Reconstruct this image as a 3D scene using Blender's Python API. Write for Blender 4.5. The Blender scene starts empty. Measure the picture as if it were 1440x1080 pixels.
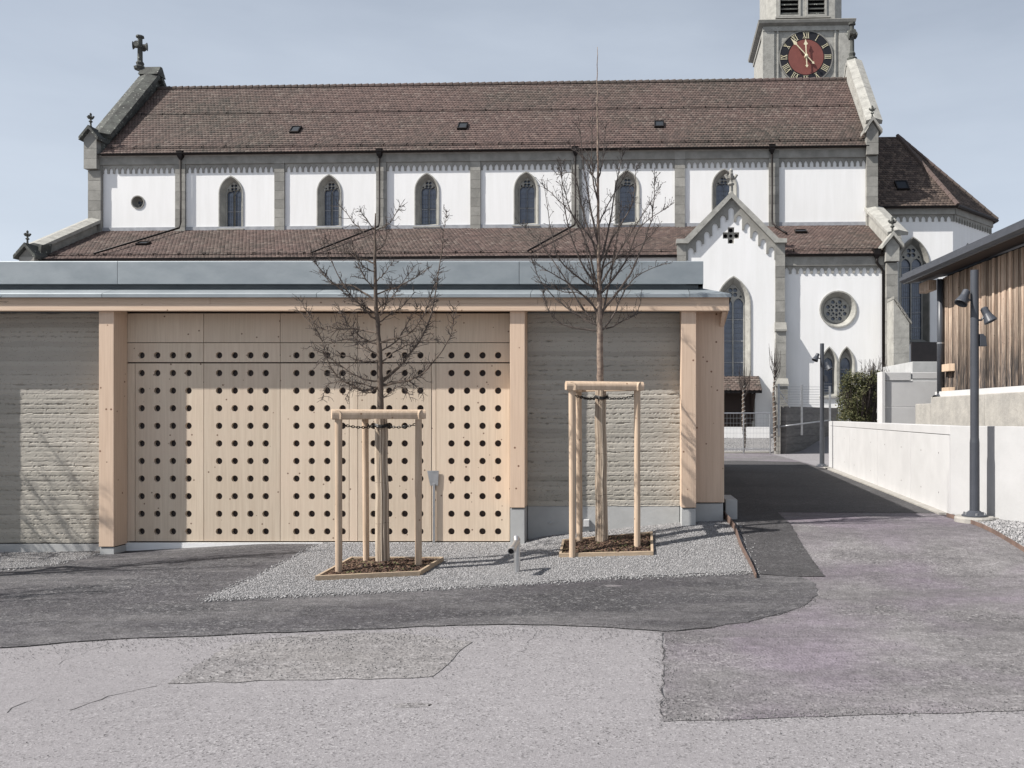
import bpy, bmesh, math, random
import numpy as np
from mathutils import Vector, Matrix
R = random.Random(7)
rad = math.radians
sc = bpy.context.scene
COL = sc.collection

# ------------------------------------------------------------------ camera, world, sun, exposure
F, CX, CY, EZ = 1200.0, 880.0, 585.0, 1.65      # focal length and vanishing point in pixels of a 1440 px wide picture, eye height
cam_d = bpy.data.cameras.new('camera'); cam = bpy.data.objects.new('camera', cam_d); COL.objects.link(cam)
cam.location = (0, 0, EZ); cam.rotation_euler = (rad(90), 0, 0)
cam_d.sensor_width = 36; cam_d.lens = 36 * F / 1440
cam_d.shift_x = -(CX - 720) / 1440; cam_d.shift_y = (CY - 540) / 1440
cam_d.clip_start = .05; cam_d.clip_end = 5000
sc.camera = cam

TO_SUN = Vector((-.74, -.29, .78)).normalized()
EL = math.asin(TO_SUN.z); AZ = math.atan2(TO_SUN.x, TO_SUN.y)
w = bpy.data.worlds.new('World'); sc.world = w; w.use_nodes = True
nt = w.node_tree; nt.nodes.clear()
out = nt.nodes.new('ShaderNodeOutputWorld'); bg = nt.nodes.new('ShaderNodeBackground')
sky = nt.nodes.new('ShaderNodeTexSky'); sky.sky_type = 'NISHITA'; sky.sun_disc = False
sky.sun_elevation = EL; sky.sun_rotation = AZ % (2 * math.pi); sky.altitude = 500
sky.air_density = 1.0; sky.dust_density = 2.6; sky.ozone_density = 1.5
hsv = nt.nodes.new('ShaderNodeHueSaturation'); hsv.inputs['Saturation'].default_value = .68
tcw = nt.nodes.new('ShaderNodeTexCoord'); mpw = nt.nodes.new('ShaderNodeMapping'); mpw.inputs['Scale'].default_value = (1.2, 1.2, 4.5)
nzw = nt.nodes.new('ShaderNodeTexNoise'); nzw.inputs['Scale'].default_value = 1.6; nzw.inputs['Detail'].default_value = 7; nzw.inputs['Roughness'].default_value = .55
rpw = nt.nodes.new('ShaderNodeValToRGB'); rpw.color_ramp.elements[0].position = .38; rpw.color_ramp.elements[1].position = .75
rpw.color_ramp.elements[0].color = (.42, .42, .42, 1); rpw.color_ramp.elements[1].color = (.66, .66, .66, 1)
mxw = nt.nodes.new('ShaderNodeMixRGB'); mxw.inputs['Color2'].default_value = (6.5, 7.2, 8.15, 1)
nt.links.new(tcw.outputs['Generated'], mpw.inputs['Vector']); nt.links.new(mpw.outputs[0], nzw.inputs['Vector'])
nt.links.new(nzw.outputs['Fac'], rpw.inputs[0])
sxw = nt.nodes.new('ShaderNodeSeparateXYZ'); nt.links.new(tcw.outputs['Generated'], sxw.inputs[0])
mrw = nt.nodes.new('ShaderNodeMapRange'); mrw.inputs['From Min'].default_value = 0; mrw.inputs['From Max'].default_value = .62; mrw.inputs['To Min'].default_value = .46; mrw.inputs['To Max'].default_value = -.30
nt.links.new(sxw.outputs[2], mrw.inputs['Value']); adw = nt.nodes.new('ShaderNodeMath'); adw.operation = 'ADD'; adw.use_clamp = True
nt.links.new(mrw.outputs[0], adw.inputs[0]); nt.links.new(rpw.outputs[0], adw.inputs[1]); nt.links.new(adw.outputs[0], mxw.inputs['Fac'])
nt.links.new(sky.outputs[0], hsv.inputs['Color']); nt.links.new(hsv.outputs[0], mxw.inputs['Color1'])
nt.links.new(mxw.outputs[0], bg.inputs['Color']); nt.links.new(bg.outputs[0], out.inputs['Surface'])
bg.inputs['Strength'].default_value = .076
sun_d = bpy.data.lights.new('sun', 'SUN'); sun = bpy.data.objects.new('sun', sun_d); COL.objects.link(sun)
sun_d.energy = 5.0; sun_d.angle = rad(.5); sun_d.color = (1, .955, .90)
sun.rotation_euler = TO_SUN.to_track_quat('Z', 'Y').to_euler()
sc.view_settings.view_transform = 'Standard'; sc.view_settings.look = 'None'
sc.view_settings.exposure = 0.55; sc.view_settings.gamma = 1; sc.view_settings.use_curve_mapping = False

# ------------------------------------------------------------------ measuring helpers
def sm(a, b, x):
    t = min(1, max(0, (x - a) / (b - a))); return t * t * (3 - 2 * t)
AX = [-7.5, -6.3, -4.6, -1.45, -1.0, -.3, .7, 1.2, 8]; AZV = [-.12, -.09, 0, 0, .09, .16, .26, .28, .26]
def gz(x, y):
    a = float(np.interp(x, AX, AZV))
    z = a * sm(8.2, 10.9, y)
    if y > 28: z += .55 * sm(31.8, 36.5, y)
    return z
def at(px, py, Y): return Vector(((px - CX) * Y / F, Y, EZ - (py - CY) * Y / F))
def G(px, py):                                  # the point of the ground seen at this spot of the photo
    z = 0.
    for _ in range(30):
        Y = (EZ - z) * F / (py - CY); X = (px - CX) * Y / F; z = .5 * z + .5 * gz(X, Y)
    return (X, Y)
PHI = rad(-2.0); CH = Vector((0, 42, 0))        # the church is turned by two degrees
def L(px, py, v):                               # spot of the photo -> (u, z) on the church plane at depth v
    a = (px - CX) / F; b = -(py - CY) / F
    ux, uy = math.cos(PHI), math.sin(PHI); vx, vy = -uy, ux
    t = (v + 42 * vy) / (a * vx + vy)
    return (t * a) * ux + (t - 42) * uy, EZ + t * b

# ------------------------------------------------------------------ mesh helpers
class MB:
    def __init__(s): s.v = []; s.f = []; s.tint = None
    def add(s, vs, fs):
        o = len(s.v); s.v += [tuple(p) for p in vs]; s.f += [tuple(i + o for i in f) for f in fs]; return s
    def box(s, x0, x1, y0, y1, z0, z1):
        return s.add([(x0,y0,z0),(x1,y0,z0),(x1,y1,z0),(x0,y1,z0),(x0,y0,z1),(x1,y0,z1),(x1,y1,z1),(x0,y1,z1)],
                     [(0,3,2,1),(4,5,6,7),(0,1,5,4),(1,2,6,5),(2,3,7,6),(3,0,4,7)])
    def prism(s, poly, a, b, ax='y'):           # polygon in the other two axes, extruded along ax
        n = len(poly)
        def P(p, t):
            return (p[0], t, p[1]) if ax == 'y' else ((t, p[0], p[1]) if ax == 'x' else (p[0], p[1], t))
        return s.add([P(p, a) for p in poly] + [P(p, b) for p in poly],
                     [tuple(range(n))[::-1], tuple(range(n, 2 * n))] + [(i, (i + 1) % n, n + (i + 1) % n, n + i) for i in range(n)])
    def loft(s, rings, cap=True, closed=True):
        n = len(rings[0]); vs = [p for r in rings for p in r]; fs = []
        for k in range(len(rings) - 1):
            for i in range(n if closed else n - 1):
                j = (i + 1) % n; fs.append((k*n+i, k*n+j, (k+1)*n+j, (k+1)*n+i))
        if cap: fs += [tuple(range(n))[::-1], tuple(range((len(rings)-1)*n, len(rings)*n))]
        return s.add(vs, fs)
    def tube(s, pts, rr, n=6, cap=True):
        pts = [Vector(p) for p in pts]
        if not hasattr(rr, '__len__'): rr = [rr] * len(pts)
        rings = []; ref = None
        for i, p in enumerate(pts):
            d = (pts[min(i+1, len(pts)-1)] - pts[max(i-1, 0)])
            d = d.normalized() if d.length > 1e-9 else Vector((0,0,1))
            if ref is None: ref = Vector((1,0,0)) if abs(d.x) < .8 else Vector((0,1,0))
            a = (ref - d * ref.dot(d)).normalized(); ref = a; b = d.cross(a)
            rings.append([p + (a * math.cos(t) + b * math.sin(t)) * rr[i] for t in [2*math.pi*k/n for k in range(n)]])
        return s.loft(rings, cap)
    def lathe(s, prof, base=(0,0,0), axis=(0,0,1), n=16):   # prof: (radius, distance along axis)
        ax = Vector(axis).normalized(); q = Vector((0,0,1)).rotation_difference(ax); b = Vector(base)
        rings = [[b + q @ Vector((r*math.cos(2*math.pi*k/n), r*math.sin(2*math.pi*k/n), h)) for k in range(n)] for r, h in prof]
        return s.loft(rings)
ORG = {}
def link(o): COL.objects.link(o); return o
def obj(name, mb, mat, parent=None, org=None, smooth=False, bevel=0, **props):
    me = bpy.data.meshes.new(name)
    o3 = Vector(org) if org is not None else Vector(ORG.get(parent.name, (0,0,0)) if parent else (0,0,0))
    me.from_pydata([(p[0]-o3.x, p[1]-o3.y, p[2]-o3.z) for p in mb.v], [], mb.f)
    if mb.tint is not None:
        at_ = me.attributes.new('tint', 'FLOAT', 'POINT'); at_.data.foreach_set('value', mb.tint)
    if smooth: me.shade_smooth()
    me.materials.append(mat)
    o = link(bpy.data.objects.new(name, me))
    if parent: o.parent = parent; ORG[o.name] = o3
    else: o.location = o3; ORG[o.name] = o3
    if bevel:
        m = o.modifiers.new('bevel', 'BEVEL'); m.width = bevel; m.segments = 2; m.limit_method = 'ANGLE'; m.angle_limit = rad(40)
    for k, v in props.items(): o[k] = v
    return o
def thing(name, label, cat, loc=(0,0,0), rz=0, group=None, world=True):
    o = link(bpy.data.objects.new(name, None)); o.location = loc; o.rotation_euler = (0,0,rz); o.empty_display_size = .2
    o['label'] = label; o['category'] = cat
    if group: o['group'] = group
    ORG[o.name] = Vector(loc) if world else Vector((0,0,0))
    return o
def fill2d(loops, depth):                       # flat shape with holes -> raw verts, faces
    cu = bpy.data.curves.new('c', 'CURVE'); cu.dimensions = '2D'; cu.fill_mode = 'BOTH'; cu.extrude = depth / 2
    for lp in loops:
        sp = cu.splines.new('POLY'); sp.points.add(len(lp) - 1)
        for i, p in enumerate(lp): sp.points[i].co = (p[0], p[1], 0, 1)
        sp.use_cyclic_u = True
    o = bpy.data.objects.new('c', cu); me = bpy.data.meshes.new_from_object(o)
    vs = [tuple(v.co) for v in me.vertices]; fs = [tuple(p.vertices) for p in me.polygons]
    bpy.data.objects.remove(o); bpy.data.curves.remove(cu); bpy.data.meshes.remove(me)
    return vs, fs
def plate(mb, loops, y0, y1):                   # loops in (x, z); plate between y0 and y1
    vs, fs = fill2d(loops, y1 - y0); c = (y0 + y1) / 2
    mb.add([(x, c + z, y) for x, y, z in vs], [f[::-1] for f in fs]); return mb
def circ(cx, cz, r, n=24): return [(cx + r*math.cos(2*math.pi*k/n), cz + r*math.sin(2*math.pi*k/n)) for k in range(n)]
def rect(x0, x1, z0, z1): return [(x0,z0),(x1,z0),(x1,z1),(x0,z1)]
def arch(cx, z0, wd, zs, zt, n=7):              # pointed arch outline
    h = wd / 2; rise = zt - zs; r = (rise*rise + h*h) / (2*h); c = h - r; a1 = math.atan2(rise, -c)
    right = [(cx + c + r*math.cos(a1*k/n), zs + r*math.sin(a1*k/n)) for k in range(n + 1)]
    left = [(2*cx - x, z) for x, z in right[:-1]][::-1]
    return [(cx - h, z0), (cx + h, z0)] + right + left

# ------------------------------------------------------------------ materials
def mat(name, c1, c2=None, scale=6, stretch=(1,1,1), rough=.8, metal=0, bump=0, bscale=40, bstretch=(1,1,1), rnd=0,
        spots=None, obj_space=True, detail=6, spec=.3, lo=.35, hi=.65, big=None, tint=None, weather=None, tk=.75):
    m = bpy.data.materials.new(name); m.use_nodes = True; N = m.node_tree; n = N.nodes; Lk = N.links.new
    p = n['Principled BSDF']; p.inputs['Roughness'].default_value = rough; p.inputs['Metallic'].default_value = metal
    p.inputs['Specular IOR Level'].default_value = spec
    tc = n.new('ShaderNodeTexCoord'); src = tc.outputs['Object']
    if rnd:
        oi = n.new('ShaderNodeObjectInfo'); ad = n.new('ShaderNodeVectorMath'); ad.operation = 'ADD'
        ml = n.new('ShaderNodeMath'); ml.operation = 'MULTIPLY'; ml.inputs[1].default_value = 37.
        Lk(oi.outputs['Random'], ml.inputs[0]); Lk(ml.outputs[0], ad.inputs[1]); Lk(src, ad.inputs[0]); src = ad.outputs[0]
    def noise(sca, st, det=detail, ro=.6):
        mp = n.new('ShaderNodeMapping'); mp.inputs['Scale'].default_value = st; Lk(src, mp.inputs['Vector'])
        t = n.new('ShaderNodeTexNoise'); t.inputs['Scale'].default_value = sca; t.inputs['Detail'].default_value = det; t.inputs['Roughness'].default_value = ro
        Lk(mp.outputs[0], t.inputs['Vector']); return t.outputs['Fac']
    def ramp(fac, a, b, ca, cb):
        r = n.new('ShaderNodeValToRGB'); e = r.color_ramp.elements; e[0].position = a; e[1].position = b
        e[0].color = (*ca, 1); e[1].color = (*cb, 1); Lk(fac, r.inputs[0]); return r.outputs[0]
    def mix(f, a, b, mode='MIX'):
        x = n.new('ShaderNodeMixRGB'); x.blend_type = mode
        for s_, v in zip(x.inputs, (f, a, b)):
            if hasattr(v, 'links'): Lk(v, s_)
            elif isinstance(v, tuple): s_.default_value = (*v, 1)
            else: s_.default_value = v
        return x.outputs[0]
    c2 = c2 or c1
    col = ramp(noise(scale, stretch), lo, hi, c1, c2)
    if big:                                     # (colour, scale, low, high, strength): broad patches
        f = ramp(noise(big[1], (1,1,1), 4), big[2], big[3], (0,0,0), (big[4],)*3); col = mix(f, col, big[0])
    if tint:                                    # colour from a per-piece attribute
        a = n.new('ShaderNodeAttribute'); a.attribute_name = 'tint'
        r = n.new('ShaderNodeValToRGB'); el = r.color_ramp.elements
        while len(el) < len(tint): el.new(.5)
        for i, (pz, cc) in enumerate(tint): el[i].position = pz; el[i].color = (*cc, 1)
        Lk(a.outputs['Fac'], r.inputs[0]); col = mix(tk, col, r.outputs[0])
    if spots:                                   # (colour, scale, size, strength, stretch)
        mp = n.new('ShaderNodeMapping'); mp.inputs['Scale'].default_value = spots[4] if len(spots) > 4 else (1,1,1); Lk(src, mp.inputs['Vector'])
        v = n.new('ShaderNodeTexVoronoi'); v.inputs['Scale'].default_value = spots[1]; v.inputs['Randomness'].default_value = 1; Lk(mp.outputs[0], v.inputs['Vector'])
        f = ramp(v.outputs['Distance'], spots[2]*.6, spots[2], (spots[3],)*3, (0,0,0)); col = mix(f, col, spots[0])
    if weather:                                 # (colour, height of full weathering, height where it ends): rain-stained foot of the boards
        sx = n.new('ShaderNodeSeparateXYZ'); Lk(tc.outputs['Object'], sx.inputs[0])
        m2 = n.new('ShaderNodeMapRange'); m2.inputs['From Min'].default_value = weather[1]; m2.inputs['From Max'].default_value = weather[2]
        m2.inputs['To Min'].default_value = 1; m2.inputs['To Max'].default_value = 0; Lk(sx.outputs[2], m2.inputs['Value'])
        a2 = n.new('ShaderNodeMath'); a2.operation = 'MULTIPLY'; Lk(m2.outputs[0], a2.inputs[0]); Lk(ramp(noise(6, (7,7,.45)), .36, .52, (.3,)*3, (1,)*3), a2.inputs[1])
        col = mix(a2.outputs[0], col, weather[0])
    if rnd:
        mr = n.new('ShaderNodeMapRange'); mr.inputs['To Min'].default_value = 1 - rnd; mr.inputs['To Max'].default_value = 1 + rnd
        Lk(oi.outputs['Random'], mr.inputs['Value'])
        hs = n.new('ShaderNodeHueSaturation'); Lk(mr.outputs[0], hs.inputs['Value']); Lk(col, hs.inputs['Color']); col = hs.outputs[0]
    Lk(col, p.inputs['Base Color'])
    if bump:
        b = n.new('ShaderNodeBump'); b.inputs['Strength'].default_value = 1; b.inputs['Distance'].default_value = bump
        Lk(noise(bscale, bstretch, 5, .65), b.inputs['Height']); Lk(b.outputs[0], p.inputs['Normal'])
    return m
M = {}
M['plaster'] = mat('white_plaster', (.77,.77,.765), (.725,.725,.715), 1.6, (2.2,2.2,.22), rough=.9, bump=.004, bscale=25, big=((.66,.66,.64), .25, .5, .8, .35))
M['stone'] = mat('grey_sandstone', (.285,.278,.255), (.215,.21,.192), 2.5, rough=.9, bump=.01, bscale=14, rnd=.16, big=((.13,.128,.12), .7, .5, .75, .5))
M['stone_dark'] = mat('weathered_and_shaded_stone', (.10,.105,.095), (.055,.055,.052), 2.5, rough=.95, bump=.02, bscale=9, spots=((.34,.35,.31), 5, .22, .8), rnd=.1)
M['stone_light'] = mat('pale_coping_stone', (.36,.355,.325), (.26,.255,.235), 3, rough=.9, bump=.01, bscale=12, spots=((.2,.2,.18), 4, .2, .6))
M['tile'] = mat('beaver_tail_roof_tile', (.165,.115,.101), (.14,.10,.09), 3, rough=.85, bump=.004, bscale=30,
    tint=[(0,(.055,.045,.042)),(.3,(.10,.074,.067)),(.6,(.14,.097,.085)),(.85,(.165,.115,.10)),(1,(.23,.19,.165))], tk=.5, big=((.082,.086,.068), .17, .42, .66, .75))
M['tile_dark'] = mat('dark_roof_tile', (.10,.075,.065), (.075,.06,.052), 3, rough=.85, tint=[(0,(.05,.04,.036)),(.5,(.09,.068,.058)),(1,(.17,.13,.105))])
M['gutter'] = mat('dark_copper_sheet', (.022,.018,.017), (.014,.012,.012), 5, rough=.5, metal=.5)
M['glass'] = mat('leaded_window_glass', (.08,.10,.15), (.125,.15,.20), 3, rough=.12, spec=.8, spots=None, bump=.004, bscale=6)
M['skypane'] = mat('dark_skylight_pane', (.03,.035,.042), None, 3, rough=.6, spec=.2)
M['lead'] = mat('pale_glazing_bar', (.34,.35,.37), (.25,.26,.28), 4, rough=.6)
M['lattice'] = mat('lead_came', (.17,.18,.20), (.12,.13,.15), 4, rough=.6)
M['zinc'] = mat('weathered_zinc_sheet', (.215,.245,.262), (.275,.305,.322), 2.2, (1,1,2), rough=.55, metal=.35, bump=.002, bscale=5, rnd=.05, big=((.20,.225,.245), 1.3, .45, .7, .45), spec=.5)
M['zinc_dark'] = mat('zinc_shadow_joint', (.12,.135,.15), (.16,.18,.19), 3, rough=.6, metal=.4)
M['wood'] = mat('pale_spruce_board', (.63,.53,.415), (.55,.45,.345), 5, (9,9,.35), rough=.65, bump=.0008, bscale=30, bstretch=(6,6,.3), rnd=.085, spots=((.13,.07,.045), 7.5, .10, .9), big=((.66,.52,.41), .9, .42, .7, .45))
M['larch'] = mat('pinkish_spruce_post', (.65,.50,.38), (.57,.425,.315), 5, (9,9,.3), rough=.6, bump=.0008, bscale=30, bstretch=(6,6,.3), rnd=.05, spots=((.14,.06,.035), 7, .11, .95))
M['larch_h'] = mat('pinkish_spruce_beam', (.66,.51,.385), (.58,.43,.315), 5, (.3,9,9), rough=.6, bump=.0008, bscale=30, bstretch=(.3,6,6), rnd=.05, spots=((.14,.06,.035), 7, .10, .9))
M['pole'] = mat('peeled_softwood_pole', (.52,.40,.295), (.42,.315,.225), 5, (6,6,.6), rough=.7, bump=.002, bscale=24, bstretch=(4,4,.4), rnd=.08, spots=((.20,.11,.06), 9, .11, .9))
M['board'] = mat('weathered_planter_board', (.40,.31,.22), (.30,.235,.17), 5, (2,2,9), rough=.8, bump=.002, bscale=30, rnd=.1)
M['interior_shade'] = mat('brown_grey_dim_interior', (.085,.072,.07), (.06,.05,.05), 3, rough=.9)
M['void'] = mat('dark_interior', (.014,.014,.016), (.02,.018,.02), 5, rough=.9)
M['concrete'] = mat('grey_concrete', (.44,.445,.44), (.37,.375,.37), 3, rough=.85, bump=.002, bscale=30, spots=((.15,.15,.15), 11, .045, .8), big=((.30,.305,.30), 1.1, .5, .75, .5))
M['concrete_w'] = mat('pale_fresh_concrete', (.53,.53,.53), (.485,.485,.485), 2, rough=.85, bump=.0015, bscale=20, rnd=.035, big=((.44,.44,.44), .8, .5, .8, .5), spots=((.2,.2,.2), 9, .03, .7))
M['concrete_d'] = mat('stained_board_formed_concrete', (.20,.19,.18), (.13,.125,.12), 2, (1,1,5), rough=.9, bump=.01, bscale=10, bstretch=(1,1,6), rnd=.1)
M['concrete_b'] = mat('smooth_grey_concrete', (.44,.44,.44), (.40,.40,.40), 2, rough=.85, bump=.0015, bscale=20, big=((.36,.36,.355), .8, .5, .8, .6), spots=((.2,.2,.2), 9, .03, .7))
M['concrete_r'] = mat('rough_old_concrete', (.36,.345,.315), (.28,.27,.25), 4, rough=.95, bump=.012, bscale=14, spots=((.22,.2,.18), 14, .09, .7))
M['steel'] = mat('galvanised_steel', (.50,.51,.52), (.40,.41,.42), 9, rough=.38, metal=.85)
M['inox'] = mat('brushed_stainless', (.62,.62,.62), (.52,.52,.52), 9, (8,8,1), rough=.34, metal=.85)
M['rust'] = mat('rusty_steel', (.17,.115,.092), (.11,.078,.066), 6, rough=.85, bump=.002, bscale=30)
M['anthracite'] = mat('anthracite_powder_coat', (.055,.06,.072), (.045,.05,.06), 4, rough=.42, spec=.5)
M['black'] = mat('black_chain', (.012,.012,.012), None, 4, rough=.5)
M['gold'] = mat('gilt', (.70,.65,.47), (.62,.56,.38), 4, rough=.5)
M['dial_black'] = mat('black_clock_ring', (.014,.014,.018), None, 4, rough=.5)
M['dial_red'] = mat('red_clock_dial', (.19,.064,.053), (.165,.056,.046), 2, rough=.6)
M['bark'] = mat('grey_brown_bark', (.15,.115,.09), (.075,.06,.05), 12, (1,1,.5), rough=.9, bump=.006, bscale=30)
M['bark_light'] = mat('tan_bark', (.30,.235,.185), (.13,.095,.078), 14, (1,1,1.6), rough=.85, bump=.004, bscale=30)
M['twig'] = mat('dark_twig', (.10,.082,.072), (.06,.05,.045), 9, rough=.9)
M['reed'] = mat('split_bamboo_mat', (.40,.33,.25), (.24,.185,.14), 9, (14,14,.6), rough=.8, bump=.003, bscale=30, bstretch=(6,6,.4), tint=[(0,(.20,.15,.115)),(.5,(.44,.355,.27)),(1,(.62,.53,.42))])
M['mulch'] = mat('brown_bark_mulch', (.10,.06,.045), (.05,.035,.03), 30, rough=.95, tint=[(0,(.035,.025,.022)),(.5,(.10,.06,.042)),(.85,(.19,.12,.08)),(1,(.10,.13,.05))])
M['pebble'] = mat('grey_gravel_stone', (.25,.248,.248), (.20,.198,.198), 20, rough=.9, tint=[(0,(.12,.12,.122)),(.3,(.23,.228,.23)),(.7,(.32,.315,.318)),(1,(.46,.45,.45))])
M['gravel_bed'] = mat('grey_gravel_bed', (.24,.236,.238), (.14,.138,.138), 60, rough=.95, bump=.012, bscale=60)
M['barn_wood'] = mat('weathered_barn_plank', (.50,.405,.315), (.27,.18,.13), 4, (14,14,.6), rough=.8, bump=.003, bscale=25, bstretch=(8,8,.4), rnd=.5, spots=((.05,.035,.03), 9, .12, .8), weather=((.045,.041,.04), .45, 2.1))
M['leaf'] = mat('dark_green_leaf', (.075,.085,.035), (.035,.045,.02), 7, rough=.75, tint=[(0,(.03,.035,.018)),(.6,(.085,.09,.04)),(1,(.19,.17,.085))])
M['wrap'] = mat('pale_spiral_wrap', (.34,.325,.30), (.22,.21,.195), 9, rough=.9)
M['door_brown'] = mat('dark_brown_door', (.035,.022,.018), (.025,.017,.014), 6, (9,9,1), rough=.6)

def asphalt(name, a, b, speck, bump, big, bigs=.5, sc_=140, tint=None, streak=None, mot=.14):
    m = bpy.data.materials.new(name); m.use_nodes = True; N = m.node_tree; n = N.nodes; Lk = N.links.new
    p = n['Principled BSDF']; p.inputs['Roughness'].default_value = .88; p.inputs['Specular IOR Level'].default_value = .25
    tc = n.new('ShaderNodeTexCoord'); src = tc.outputs['Object']
    def noise(s, det=4, st=(1,1,1), ro=.6, off=0):
        mp = n.new('ShaderNodeMapping'); mp.inputs['Scale'].default_value = st; mp.inputs['Location'].default_value = (off, off*.7, 0); Lk(src, mp.inputs['Vector'])
        t = n.new('ShaderNodeTexNoise'); t.inputs['Scale'].default_value = s; t.inputs['Detail'].default_value = det; t.inputs['Roughness'].default_value = ro; Lk(mp.outputs[0], t.inputs['Vector']); return t.outputs['Fac']
    def ramp(f, lo, hi, ca, cb):
        r = n.new('ShaderNodeValToRGB'); e = r.color_ramp.elements; e[0].position = lo; e[1].position = hi; e[0].color = (*ca,1); e[1].color = (*cb,1); Lk(f, r.inputs[0]); return r.outputs[0]
    def mix(f, x, y):
        q = n.new('ShaderNodeMixRGB')
        for s_, v in zip(q.inputs, (f, x, y)):
            if hasattr(v, 'links'): Lk(v, s_)
            elif isinstance(v, tuple): s_.default_value = (*v,1)
            else: s_.default_value = v
        return q.outputs[0]
    fine = ramp(noise(sc_, 3, ro=.75), .36, .64, a, b)
    v = n.new('ShaderNodeTexVoronoi'); v.inputs['Scale'].default_value = sc_*.55; Lk(src, v.inputs['Vector'])
    hs = n.new('ShaderNodeSeparateColor'); Lk(v.outputs['Color'], hs.inputs[0])
    sp = ramp(hs.outputs[0], .80, .92, (0,0,0), (.75,)*3); col = mix(sp, fine, speck)
    sp2 = ramp(hs.outputs[1], .86, .95, (0,0,0), (.7,)*3); col = mix(sp2, col, tuple(q*.35 for q in a))
    f = ramp(noise(bigs, 5, (1,1.6,1)), .38, .68, (0,0,0), (.8,)*3); col = mix(f, col, big)
    if tint: f = ramp(noise(.55, 3, off=9), .45, .62, (0,0,0), (.75,)*3); col = mix(f, col, tint)
    if streak: f = ramp(noise(.9, 6, (.5,1.7,1), off=4, ro=.68), .44, .66, (0,0,0), (.8,)*3); col = mix(f, col, streak)
    for sc2, st2, a0, a1, of in ((7, (1,1.3,1), 1-mot, 1+mot, 2), (34, (1,1,1), 1-mot*1.1, 1+mot*1.1, 5), (.33, (1,1.5,1), 1-mot*.8, 1+mot*.8, 13)):
        mr = n.new('ShaderNodeMapRange'); mr.inputs['From Min'].default_value = .36; mr.inputs['From Max'].default_value = .64
        mr.inputs['To Min'].default_value = a0; mr.inputs['To Max'].default_value = a1; Lk(noise(sc2, 5, st2, .65, of), mr.inputs['Value'])
        hv = n.new('ShaderNodeHueSaturation'); Lk(mr.outputs[0], hv.inputs['Value']); Lk(col, hv.inputs['Color']); col = hv.outputs[0]
    Lk(col, p.inputs['Base Color'])
    bp = n.new('ShaderNodeBump'); bp.inputs['Strength'].default_value = 1; bp.inputs['Distance'].default_value = bump
    md = n.new('ShaderNodeMath'); md.operation = 'ADD'; Lk(noise(sc_*.7, 3, ro=.8), md.inputs[0])
    m2 = n.new('ShaderNodeMath'); m2.operation = 'MULTIPLY'; m2.inputs[1].default_value = .8; Lk(v.outputs['Distance'], m2.inputs[0]); Lk(m2.outputs[0], md.inputs[1])
    Lk(md.outputs[0], bp.inputs['Height']); Lk(bp.outputs[0], p.inputs['Normal'])
    return m
M['as_old'] = asphalt('old_pale_asphalt', (.150,.144,.148), (.285,.273,.280), (.33,.32,.325), .0018, (.225,.215,.222), .30, 165, mot=.045)
M['as_rough'] = asphalt('rough_worn_asphalt', (.085,.08,.083), (.185,.176,.18), (.27,.26,.26), .006, (.235,.225,.226), .55, 95, tint=(.165,.140,.168), streak=(.115,.109,.112), mot=.16)
M['as_patch'] = asphalt('worn_patch_asphalt', (.125,.119,.12), (.245,.236,.238), (.30,.29,.29), .006, (.22,.21,.205), .6, 85)
M['as_new'] = asphalt('new_dark_asphalt', (.032,.032,.035), (.095,.093,.098), (.21,.205,.205), .007, (.065,.061,.067), .7, 95, streak=(.145,.140,.142), mot=.18)
M['as_lane_shadow'] = asphalt('shadow_dark_lane_asphalt', (.045,.043,.045), (.085,.083,.085), (.13,.128,.13), .003, (.055,.053,.055), .5, 120)
M['as_strip'] = asphalt('smooth_dark_asphalt', (.04,.039,.041), (.075,.073,.075), (.12,.117,.118), .003, (.05,.048,.05), .7, 130)

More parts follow.
